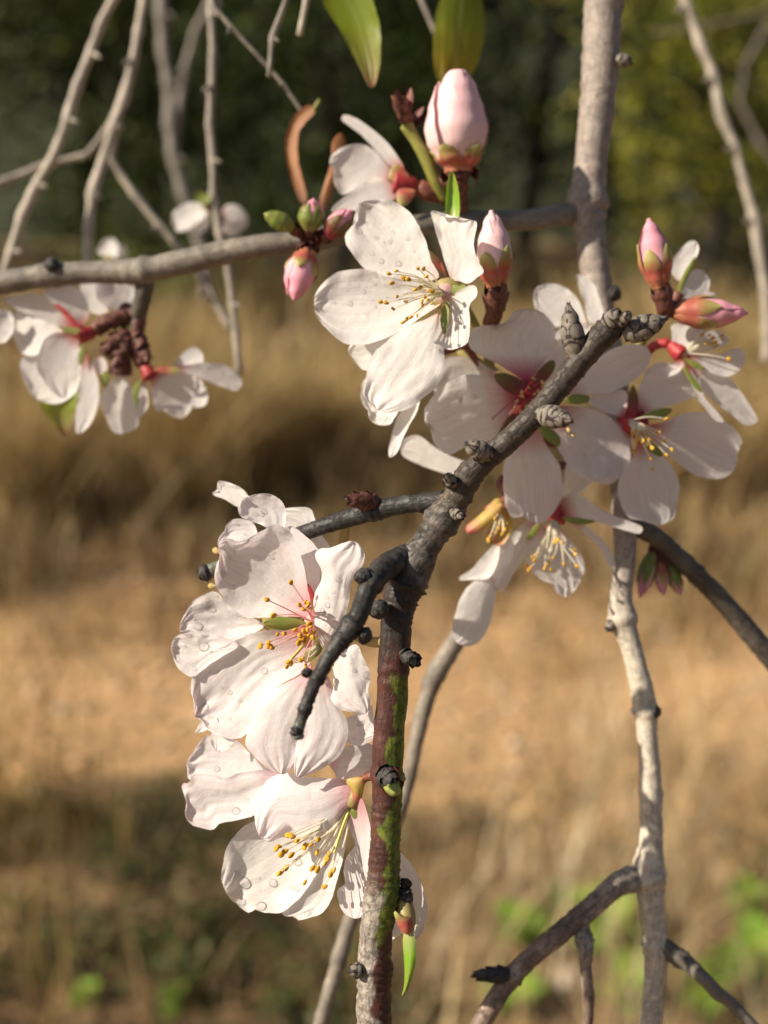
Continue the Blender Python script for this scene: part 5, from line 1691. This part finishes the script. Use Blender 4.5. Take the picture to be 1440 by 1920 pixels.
# blossom behind the two right-hand buds
B = blossom('small white blossom tucked behind the two deep pink buds', Z5, (770, 520), 50)
petal(B, Z5, [(760, 440), (714, 392), (720, 330), (770, 260), (820, 214), (860, 220), (872, 270), (845, 325), (800, 390)], 'petal_white', d=50, gx=-.3, gy=-.1)
petal(B, Z5, [(750, 570), (775, 500), (820, 400), (870, 374), (912, 400), (932, 440), (922, 500), (880, 545), (810, 575)], 'petal_white', d=51, gx=.35, gy=.1)
petal(B, Z5, [(820, 570), (870, 512), (920, 495), (970, 520), (960, 560), (880, 580)], 'petal_blush', d=49, gx=.1, gy=-.3)
sepal(B, Z5, [(745, 510), (765, 440), (800, 370), (850, 300), (835, 360), (800, 440), (770, 510)], 'sepal_green', d=48, cup=-.2)
calyx(B, P(*Z5(720, 590), 50), P(*Z5(755, 510), 50), 24, 'calyx_brown', 50)
pedicel(B, [(*Z5(720, 590), 20, 50), (*Z5(660, 640), 22, 54), (*Z5(560, 760), 20, 60), (1160, 720, 18, 66)], 'stem_green')

# ---- the big wet blossom in front, left
B = blossom('big pinkish wet blossom behind the black twig, left of the dark branch', Z2, (950, 950), 9)
h = dict(ruffle=.09, rim=.05)
h1 = petal(B, Z2, [(925, 890), (800, 905), (640, 912), (520, 902), (430, 840), (370, 765), (335, 680), (340, 600), (368, 540), (357, 480), (400, 428), (480, 440), (540, 425), (620, 380), (700, 338), (780, 370), (845, 470), (885, 600), (905, 720)], 'petal_blush', d=9, gx=-0.20, gy=.22, cup=.20, **h)
h2 = petal(B, Z2, [(955, 860), (900, 700), (860, 570), (790, 460), (745, 385), (800, 345), (900, 415), (962, 480), (992, 560), (985, 650), (975, 740)], 'petal_blush', d=11, gx=-0.55, gy=.1, cup=.1, **h)
h3 = petal(B, Z2, [(1000, 1095), (955, 980), (943, 850), (950, 755), (985, 690), (990, 620), (950, 530), (980, 488), (1050, 480), (1110, 455), (1180, 438), (1232, 468), (1257, 530), (1240, 592), (1190, 655), (1166, 740), (1160, 820), (1120, 930), (1060, 1020)], 'petal_fold', d=4, gx=-0.45, gy=-.05, cup=-.12, **h)
h4 = petal(B, Z2, [(1075, 1165), (1180, 1078), (1222, 1090), (1242, 1150), (1272, 1200), (1292, 1270), (1282, 1350), (1290, 1430), (1258, 1502), (1180, 1490), (1100, 1470), (1048, 1410), (1065, 1340), (1060, 1250)], 'petal_fold', d=3, gx=-0.40, gy=-.1, cup=-.12, **h)
h5 = petal(B, Z2, [(930, 1200), (870, 1258), (720, 1340), (640, 1420), (600, 1490), (540, 1600), (524, 1680), (560, 1742), (640, 1822), (740, 1872), (800, 1842), (840, 1780), (870, 1650), (905, 1500), (930, 1350)], 'petal_blush', d=8, gx=-0.16, gy=-.06, cup=-.10, ruffle=.07, rim=.04)
h6 = petal(B, Z2, [(950, 1210), (905, 1400), (865, 1560), (835, 1700), (822, 1810), (840, 1892), (930, 1864), (1040, 1812), (1112, 1742), (1152, 1640), (1142, 1530), (1085, 1430), (1060, 1330), (1010, 1240)], 'petal_blush', d=7, gx=-0.16, gy=-.06, cup=-.10, ruffle=.07, rim=.04)
h7 = petal(B, Z2, [(930, 1050), (800, 990), (680, 985), (540, 1010), (430, 1070), (330, 1110), (260, 1170), (210, 1240), (188, 1340), (205, 1430), (215, 1520), (260, 1542), (300, 1602), (380, 1642), (460, 1652), (540, 1625), (580, 1540), (630, 1450), (690, 1370), (770, 1305), (880, 1240), (930, 1150)], 'petal_blush', d=9.5, gx=-0.22, gy=-.08, cup=.14, **h)
sepal(B, Z2, [(905, 945), (820, 912), (720, 902), (650, 918), (638, 945), (668, 972), (760, 988), (870, 980)], 'sepal_green', d=8.4, gx=.15, cup=-.25)
sepal(B, Z2, [(960, 860), (925, 800), (900, 700), (930, 730), (955, 800)], 'calyx_red', d=8, cup=-.1)
sepal(B, Z2, [(990, 1060), (930, 1095), (880, 1120), (890, 1190), (950, 1160), (995, 1110)], 'sepal_green', d=6.5, gx=-.2, cup=-.1)
calyx(B, P(*Z2(1060, 960), 15), P(*Z2(965, 945), 9.5), 72, 'calyx_olive', 11)
lathe('flower_heart', P(*Z2(985, 950), 11), P(*Z2(930, 945), 7.6), 26 * px_m(9), [(0, 1), (.6, .9), (1, .5)], M['filament_pink'], B, 18, 8, .15, 3)
pedicel(B, [(*Z2(1060, 960), 18, 15), (*Z2(1180, 1010), 18, 16), (*Z2(1300, 1060), 20, 10), (735, 1200, 22, 4)], 'calyx_olive')
stamens(B, Z2, (955, 935), 8.5, [(803, 693), (655, 800), (695, 897), (855, 832), (905, 840), (912, 822), (880, 860), (925, 855), (895, 815)], 1, 'filament_pink', 'anther_gold', .76, 1.2, 2.6, 16)
stamens(B, Z2, (965, 970), 8.5, [(722, 1012), (764, 1008), (615, 1085), (664, 1062), (686, 1096), (868, 1042), (900, 1012), (936, 1032), (882, 990), (926, 968), (915, 1022), (868, 1170), (895, 1212), (905, 985), (670, 1085), (850, 1065), (885, 1050), (945, 1000), (860, 1020), (830, 985), (915, 950)], 0, 'filament_pink', 'anther_gold', .76, .9, 2.6, 16)
stamens(B, Z2, (985, 1080), 7, [(790, 1182), (778, 1212), (802, 1195), (860, 1172), (876, 1165)], -1, 'filament_cream', 'anther_gold', .78, -1.3, 2.6, 14)
tube('pistil', [(*Z2(950, 990), 6, 8), (*Z2(880, 1080), 6, 4), (*Z2(810, 1160), 6, 0), (*Z2(785, 1195), 7, -1)], M['pistil'], B, 10, .0008)
droplets([h1, h2, h3, h4, h5, h6, h7], Z2, [(390, 640, 40), (440, 500, 34), (510, 350, 16), (520, 400, 14), (465, 715, 10), (420, 745, 12), (1090, 665, 20), (1128, 712, 14), (1000, 860, 24), (1025, 840, 22), (1005, 905, 18), (1060, 760, 12), (1030, 790, 12), (975, 640, 12), (1140, 790, 14), (1130, 850, 11),
                                       (1255, 1180, 30), (1262, 1255, 34), (1222, 1110, 18), (1160, 1190, 10), (1185, 1235, 14), (1075, 1420, 9), (280, 1460, 42), (490, 1415, 15), (535, 1412, 14), (420, 1540, 16), (300, 1090, 14), (620, 1320, 9), (440, 1370, 18), (380, 1330, 12), (720, 1030, 20), (1030, 1800, 18), (990, 1812, 13), (700, 545, 14), (350, 1250, 9), (560, 1500, 8), (650, 1230, 30)], 3.273)

# ---- blossom behind it, turned away
B = blossom('wet white blossom crowded behind the big pinkish one, turned away, ragged petals all round', Z2, (700, 900), 22)
j = dict(ruffle=.12, rim=.07)
j1 = petal(B, Z2, [(730, 420), (640, 350), (540, 312), (490, 282), (478, 220), (520, 175), (600, 150), (680, 155), (742, 190), (768, 240), (770, 330)], 'petal_fold', d=14, gx=-0.15, gy=.15, cup=.15, **j)
j2 = petal(B, Z2, [(985, 560), (880, 440), (780, 380), (700, 330), (690, 268), (760, 240), (840, 231), (922, 240), (952, 310), (982, 380), (1012, 430), (1047, 482), (1040, 530)], 'petal_white', d=17, gx=-0.40, gy=.05, **j)
j3 = petal(B, Z2, [(560, 220), (480, 232), (400, 186), (330, 161), (324, 140), (356, 135), (350, 115), (358, 74), (390, 71), (460, 95), (512, 125), (545, 170)], 'petal_white', d=22, gx=-0.20, gy=-.3, **j)
j4 = petal(B, Z2, [(600, 460), (500, 460), (420, 460), (357, 470), (362, 420), (394, 380), (410, 340), (450, 308), (510, 305), (580, 340)], 'petal_fold', d=15, gx=-0.25, gy=-.05, **j)
j5 = petal(B, Z2, [(640, 960), (520, 890), (430, 840), (350, 755), (285, 762), (200, 810), (150, 890), (118, 980), (138, 1012), (190, 1012), (260, 1070), (360, 1090), (500, 1040)], 'petal_fold', d=15, gx=-0.18, gy=-.05, cup=.1, **j)
j6 = petal(B, Z2, [(480, 1080), (350, 1020), (250, 1020), (150, 1008), (90, 1030), (67, 1090), (85, 1170), (130, 1240), (200, 1277), (260, 1230), (360, 1160)], 'petal_fold', d=13, gx=-0.22, gy=-.06, cup=.08, **j)
j7 = petal(B, Z2, [(1040, 1790), (1150, 1705), (1232, 1688), (1290, 1684), (1322, 1730), (1340, 1790), (1312, 1850), (1232, 1882), (1100, 1900), (1070, 1860)], 'petal_blush', d=12, gx=-0.05, gy=-.1, ruffle=.05)
j8 = petal(B, Z2, [(1090, 1560), (1200, 1500), (1292, 1448), (1312, 1520), (1327, 1610), (1302, 1662), (1222, 1697), (1160, 1680), (1110, 1620)], 'petal_fold', d=8, gx=-0.30, gy=-.1, **j)
j9 = petal(B, Z2, [(340, 1520), (260, 1520), (236, 1570), (219, 1620), (290, 1598), (350, 1570)], 'petal_white', d=14, gx=-0.30, gy=-.2)
j10 = petal(B, Z2, [(420, 1600), (330, 1600), (312, 1640), (315, 1690), (350, 1728), (400, 1725), (440, 1690), (470, 1640)], 'petal_white', d=13, gx=-0.40, gy=-.1, cup=.1)
calyx(B, P(*Z2(800, 900), 30), P(*Z2(700, 900), 20), 60, 'calyx_olive', 22)
pedicel(B, [(*Z2(800, 900), 16, 30), (*Z2(950, 860), 16, 34), (*Z2(1080, 700), 16, 28), (650, 975, 20, 12)], 'calyx_olive')
stamens(B, Z2, (600, 700), 20, [(345, 500), (322, 640), (316, 715), (312, 625), (330, 655)], 23, 'filament_cream', 'anther_pale', .9, .5, 2.6, 10)
droplets([j1, j4, j5, j6, j8, j10], Z2, [(585, 275, 18), (620, 270, 20), (640, 262, 18), (520, 400, 12), (470, 330, 16), (290, 850, 34), (230, 960, 44), (300, 800, 16), (335, 775, 14), (270, 1090, 60), (205, 1225, 18), (155, 1085, 10), (180, 900, 18), (1225, 1560, 26), (425, 1690, 24), (395, 1715, 14), (160, 1010, 16), (200, 1010, 14), (225, 1015, 12)], 3.273)

# ---- the lowest blossom
B = blossom('lowest pinkish white blossom hanging face down left of the dark branch, golden anthers', Z3, (940, 430), 9)
i1 = petal(B, Z3, [(600, 300), (480, 240), (400, 160), (330, 98), (210, 80), (168, 95), (120, 160), (85, 220), (84, 270), (102, 312), (200, 320), (320, 330), (450, 310)], 'petal_fold', d=17, gx=-0.20, gy=-.25, cup=.12, ruffle=.08)
i2 = petal(B, Z3, [(640, 300), (520, 262), (430, 262), (350, 278), (280, 300), (180, 280), (112, 288), (98, 328), (62, 330), (58, 360), (80, 420), (74, 490), (100, 540), (150, 556), (215, 573), (260, 536), (340, 520), (430, 495), (520, 420)], 'petal_blush', d=14, gx=-0.22, gy=-.12, cup=.12, ruffle=.07, rim=.06)
i3 = petal(B, Z3, [(965, 395), (900, 312), (800, 302), (700, 295), (600, 274), (520, 300), (460, 370), (434, 460), (440, 540), (460, 602), (512, 637), (570, 612), (632, 570), (672, 618), (718, 640), (780, 602), (850, 540), (900, 470)], 'petal_blush', d=8, gx=-0.22, gy=-.22, cup=-.12, ruffle=.05)
i4 = petal(B, Z3, [(900, 520), (740, 500), (560, 500), (430, 528), (370, 560), (310, 630), (275, 720), (264, 820), (290, 900), (340, 960), (410, 1002), (432, 982), (500, 1002), (580, 996), (650, 945), (710, 870), (770, 780), (850, 650)], 'petal_white', d=14, gx=-0.20, gy=-.10, cup=.14, ruffle=.06)
i5 = petal(B, Z3, [(910, 560), (800, 700), (730, 820), (650, 930), (574, 990), (600, 1020), (640, 1020), (660, 1040), (720, 1026), (790, 1000), (840, 920), (862, 840), (890, 740), (910, 650)], 'petal_white', d=13, gx=-0.30, gy=-.1, cup=.14, ruffle=.08, rim=.06)
i6 = petal(B, Z3, [(985, 400), (935, 470), (922, 520), (940, 590), (958, 650), (912, 712), (898, 790), (905, 850), (868, 880), (868, 930), (890, 990), (950, 1030), (1000, 1005), (1032, 850), (1048, 700), (1042, 600), (1025, 500)], 'petal_blush', d=7, gx=-0.55, gy=-.05, cup=.12, ruffle=.1)
i7 = petal(B, Z3, [(1060, 560), (1130, 620), (1190, 682), (1250, 750), (1302, 850), (1332, 960), (1322, 1060), (1275, 1137), (1215, 1085), (1148, 1142), (1120, 1050), (1080, 800)], 'petal_white', d=13, gx=-0.15, gy=-.1, cup=.1)
sepal(B, Z3, [(1000, 300), (940, 300), (910, 320), (940, 370), (955, 430), (985, 410), (1005, 350)], 'sepal_orange', d=4, gx=-.2, cup=-.2)
sepal(B, Z3, [(970, 440), (930, 480), (960, 520), (990, 540), (1000, 480)], 'sepal_green', d=8, cup=-.1)
calyx(B, P(*Z3(985, 330), 8), P(*Z3(940, 440), 9), 30, 'calyx_olive', 8)
pedicel(B, [(*Z3(985, 330), 16, 8), (*Z3(1010, 300), 16, 8), (*Z3(1060, 290), 18, 6)], 'calyx_brown')
stamens(B, Z3, (930, 455), 9, [(630, 605), (655, 628), (612, 598), (560, 657), (592, 682), (548, 668), (575, 697), (625, 702), (560, 655), (575, 790), (560, 798), (598, 770), (695, 658), (725, 650), (765, 620), (760, 688), (820, 700), (800, 748), (812, 722), (735, 772), (762, 778), (848, 782), (830, 802), (696, 845), (798, 866), (835, 790)], 3, 'filament_cream', 'anther_gold', .80, -1.0, 3.0, 14)
tube('pistil', [(*Z3(930, 460), 6, 9), (*Z3(880, 590), 5, 6), (*Z3(850, 690), 5, 4)], M['pistil'], B, 10, .0008)
droplets([i1, i2, i3, i4, i5, i6, i7], Z3, [(335, 800, 34), (375, 840, 52), (480, 965, 42), (670, 735, 28), (655, 880, 26), (730, 990, 18), (240, 255, 18), (245, 285, 12), (340, 470, 34), (400, 415, 16), (600, 940, 18), (375, 945, 26), (715, 1000, 22), (620, 870, 14), (400, 540, 10), (460, 830, 9), (520, 850, 34)], 2.769)

# ---- blurred cluster under the level branch, left
B = blossom('blurred white blossom with a bright red cup under the level branch at left', Z6, (470, 440), 92)
k = dict(nr=22, nc=18)
petal(B, Z6, [(445, 395), (370, 330), (300, 272), (240, 212), (300, 170), (400, 164), (450, 190), (482, 250), (502, 310), (490, 360)], 'petal_red', d=90, gx=.3, gy=.0, **k)
petal(B, Z6, [(420, 400), (300, 280), (200, 210), (60, 230), (18, 250), (100, 302), (180, 332), (250, 372), (340, 395)], 'petal_red', d=92, gx=.1, gy=-.2, **k)
petal(B, Z6, [(360, 415), (250, 370), (170, 330), (100, 310), (74, 360), (70, 440), (120, 542), (180, 562), (230, 540), (280, 480)], 'petal_white', d=88, gx=-.5, gy=-.4, **k)
petal(B, Z6, [(430, 440), (320, 430), (250, 470), (215, 560), (208, 640), (250, 705), (300, 772), (360, 802), (402, 762), (442, 680), (444, 600), (440, 500)], 'petal_red', d=84, gx=.3, gy=.0, **k)
petal(B, Z6, [(430, 500), (220, 556), (130, 570), (114, 640), (150, 742), (200, 802), (270, 827), (350, 820), (430, 760), (450, 620)], 'petal_white', d=92, gx=-.2, gy=-.2, **k)
petal(B, Z6, [(475, 540), (452, 640), (445, 740), (425, 880), (418, 980), (440, 1000), (490, 970), (532, 900), (557, 800), (552, 700), (512, 600)], 'petal_red', d=84, gx=-.4, gy=.0, **k)
sepal(B, Z6, [(460, 500), (440, 560), (445, 610), (465, 605), (480, 540)], 'sepal_green', d=82, cup=-.1)
sepal(B, Z6, [(450, 410), (390, 400), (330, 400), (370, 430), (430, 440)], 'sepal_green', d=82, cup=-.1)
sepal(B, Z6, [(450, 400), (400, 330), (340, 280), (300, 275), (360, 330), (410, 400)], 'calyx_red', d=84, cup=-.1)
calyx(B, P(*Z6(545, 430), 89), P(*Z6(440, 445), 87), 34, 'calyx_red', 88)
pedicel(B, [(*Z6(535, 420), 30, 89), (*Z6(600, 370), 32, 90), (*Z6(690, 345), 30, 90), (*Z6(770, 330), 28, 89)], 'scale_brown')
B = blossom('blurred white blossom hanging at the right end of the left cluster', Z6, (840, 660), 92)
petal(B, Z6, [(850, 670), (950, 648), (1060, 640), (1102, 680), (1097, 760), (1080, 850), (1030, 912), (980, 906), (920, 872), (880, 870), (858, 800)], 'petal_red', d=90, gx=.3, gy=.0, **k)
petal(B, Z6, [(960, 630), (1100, 604), (1200, 604), (1280, 620), (1350, 680), (1362, 720), (1330, 757), (1240, 732), (1140, 692), (1050, 660)], 'petal_red', d=88, gx=.2, gy=.2, **k)
petal(B, Z6, [(980, 630), (1010, 565), (1060, 520), (1110, 518), (1142, 560), (1135, 605), (1060, 625)], 'petal_white', d=94, gx=-.2, gy=.0, **k)
petal(B, Z6, [(1070, 690), (1130, 700), (1167, 770), (1162, 830), (1120, 852), (1080, 832)], 'petal_white', d=95, gx=-.3, gy=-.2, **k)
petal(B, Z6, [(810, 690), (832, 780), (832, 850), (780, 912), (730, 862), (740, 760)], 'petal_red', d=91, gx=.1, gy=.0, **k)
sepal(B, Z6, [(800, 690), (745, 750), (755, 830), (765, 865), (780, 780)], 'sepal_green', d=86, cup=-.1)
sepal(B, Z6, [(860, 640), (940, 620), (1020, 640), (960, 665)], 'sepal_red', d=86, cup=-.1)
calyx(B, P(*Z6(800, 600), 90), P(*Z6(850, 680), 89), 30, 'calyx_red', 89)
pedicel(B, [(*Z6(805, 610), 32, 90), (*Z6(780, 540), 34, 90), (*Z6(760, 470), 32, 90), (*Z6(780, 360), 30, 89)], 'scale_brown')
B = blossom('blurred drooping white blossom between the two cups of the left cluster', Z6, (650, 700), 95)
petal(B, Z6, [(690, 640), (640, 690), (580, 760), (558, 820), (590, 900), (640, 992), (700, 998), (772, 962), (778, 900), (750, 800), (730, 700)], 'petal_white', d=97, gx=.1, gy=-.1, **k)
petal(B, Z6, [(560, 560), (520, 600), (540, 650), (590, 660), (600, 600)], 'petal_blush', d=95, gx=-.1, gy=-.1, **k)
calyx(B, P(*Z6(690, 540), 92), P(*Z6(680, 660), 95), 44, 'scale_brown', 92)
sepal(B, Z6, [(580, 650), (570, 700), (590, 742), (612, 700), (605, 655)], 'sepal_green', d=84, cup=-.1)
pedicel(B, [(*Z6(690, 560), 34, 92), (*Z6(720, 450), 34, 91), (*Z6(780, 350), 30, 90)], 'stem_green')
# scales wrapped round the foot of the cluster belong to the level branch's spur
for (p, q, w) in (((760, 330), (540, 400), 34), ((740, 420), (560, 560), 50), ((740, 440), (640, 640), 48), ((760, 420), (840, 600), 36)):
    winter_bud(AL, Z6(*p), Z6(*q), w * .62, 89, 86, 'scale_brown', 5, 'scale_brown', .10)
sheet('leaf', Z6, [(790, 350), (740, 360), (690, 430), (665, 515), (715, 490), (755, 440), (785, 400)], M['leaf_shade'], AL, d=87, cup=.2, nr=14, nc=10)
B = blossom('shaded pinkish white blossom hidden behind the level branch at left', Z6, (650, 240), 104)
petal(B, Z6, [(740, 330), (748, 220), (700, 120), (560, 110), (540, 220), (590, 285), (680, 320)], 'petal_blush', d=104, gx=.3, gy=.1, **k)
petal(B, Z6, [(600, 330), (500, 312), (470, 240), (450, 150), (540, 130), (590, 200), (600, 280)], 'petal_white', d=106, gx=-.2, gy=.0, **k)
petal(B, Z6, [(760, 350), (705, 280), (740, 160), (770, 230), (775, 300)], 'petal_white', d=98, gx=-.2, gy=.0, **k)
calyx(B, P(*Z6(770, 330), 96), P(*Z6(700, 310), 100), 34, 'scale_brown', 98)
pedicel(B, [(*Z6(765, 330), 18, 96), (*Z6(800, 300), 20, 90)], 'scale_brown')
B = blossom('white petalled blossom cut off by the left edge under the level branch', Z6, (-30, 400), 88)
pk = petal(B, Z6, [(-60, 400), (-30, 330), (0, 300), (50, 308), (80, 360), (72, 430), (30, 482), (-20, 492), (-60, 450)], 'petal_white', d=88, gx=.1, gy=.0, **k)
petal(B, Z6, [(-60, 400), (-160, 340), (-220, 380), (-210, 480), (-120, 500)], 'petal_white', d=88, gx=-.2, gy=.0, **k)
calyx(B, P(*Z6(-50, 400), 98), P(*Z6(-58, 402), 89), 46, 'calyx_red', 92)
pedicel(B, [(*Z6(-50, 400), 14, 98), (*Z6(-60, 300), 14, 98), (*Z6(-70, 200), 14, 94)], 'calyx_brown')
droplets([pk], Z6, [(45, 380, 14), (20, 420, 10)], 3.0)

# ---- tiny far blossoms
B = blossom('tiny blurred white blossom at the end of the knotty hanging twig', Z8, (1060, 1080), 170, 'blossoms far behind')
petal(B, Z8, [(1075, 1085), (1020, 1050), (950, 1060), (895, 1110), (900, 1180), (940, 1205), (1010, 1170), (1065, 1120)], 'petal_white', d=170, gx=-.2, gy=-.2, **k)
petal(B, Z8, [(1080, 1090), (1040, 1150), (1000, 1200), (1040, 1215), (1090, 1160)], 'petal_white', d=172, gx=.1, gy=.0, **k)
calyx(B, P(*Z8(1100, 1020), 170), P(*Z8(1070, 1090), 170), 16, 'calyx_olive', 170)
sepal(B, Z8, [(1095, 1020), (1030, 990), (1000, 1030), (1020, 1050), (1070, 1060)], 'sepal_green', d=168)
B = blossom('tiny greyish blossom right of the knotty twig just above the level branch', Z8, (1170, 1120), 185, 'blossoms far behind')
petal(B, Z8, [(1150, 1130), (1170, 1070), (1230, 1065), (1285, 1120), (1275, 1180), (1200, 1200)], 'petal_magenta', d=185, gx=.5, gy=.2, **k)
petal(B, Z8, [(1150, 1140), (1160, 1200), (1210, 1230), (1250, 1200), (1200, 1150)], 'petal_white', d=186, gx=.4, gy=.2, **k)
calyx(B, P(*Z8(1125, 1130), 183), P(*Z8(1155, 1130), 185), 16, 'calyx_olive', 184)
B = blossom('tiny white blossom peeping over the level branch at left', Z8, (560, 1290), 190, 'blossoms far behind')
petal(B, Z8, [(570, 1340), (510, 1310), (530, 1255), (580, 1235), (612, 1270), (605, 1330)], 'petal_white', d=190, gx=-.2, gy=-.2, **k)
petal(B, Z8, [(570, 1340), (600, 1290), (640, 1270), (660, 1320), (610, 1350)], 'petal_white', d=191, gx=.2, gy=-.1, **k)
calyx(B, P(*Z8(575, 1370), 192), P(*Z8(570, 1335), 190), 16, 'calyx_olive', 190)
pedicel(B, [(*Z8(575, 1370), 8, 192), (*Z8(520, 1420), 8, 196), (163, 520, 8, 200)])
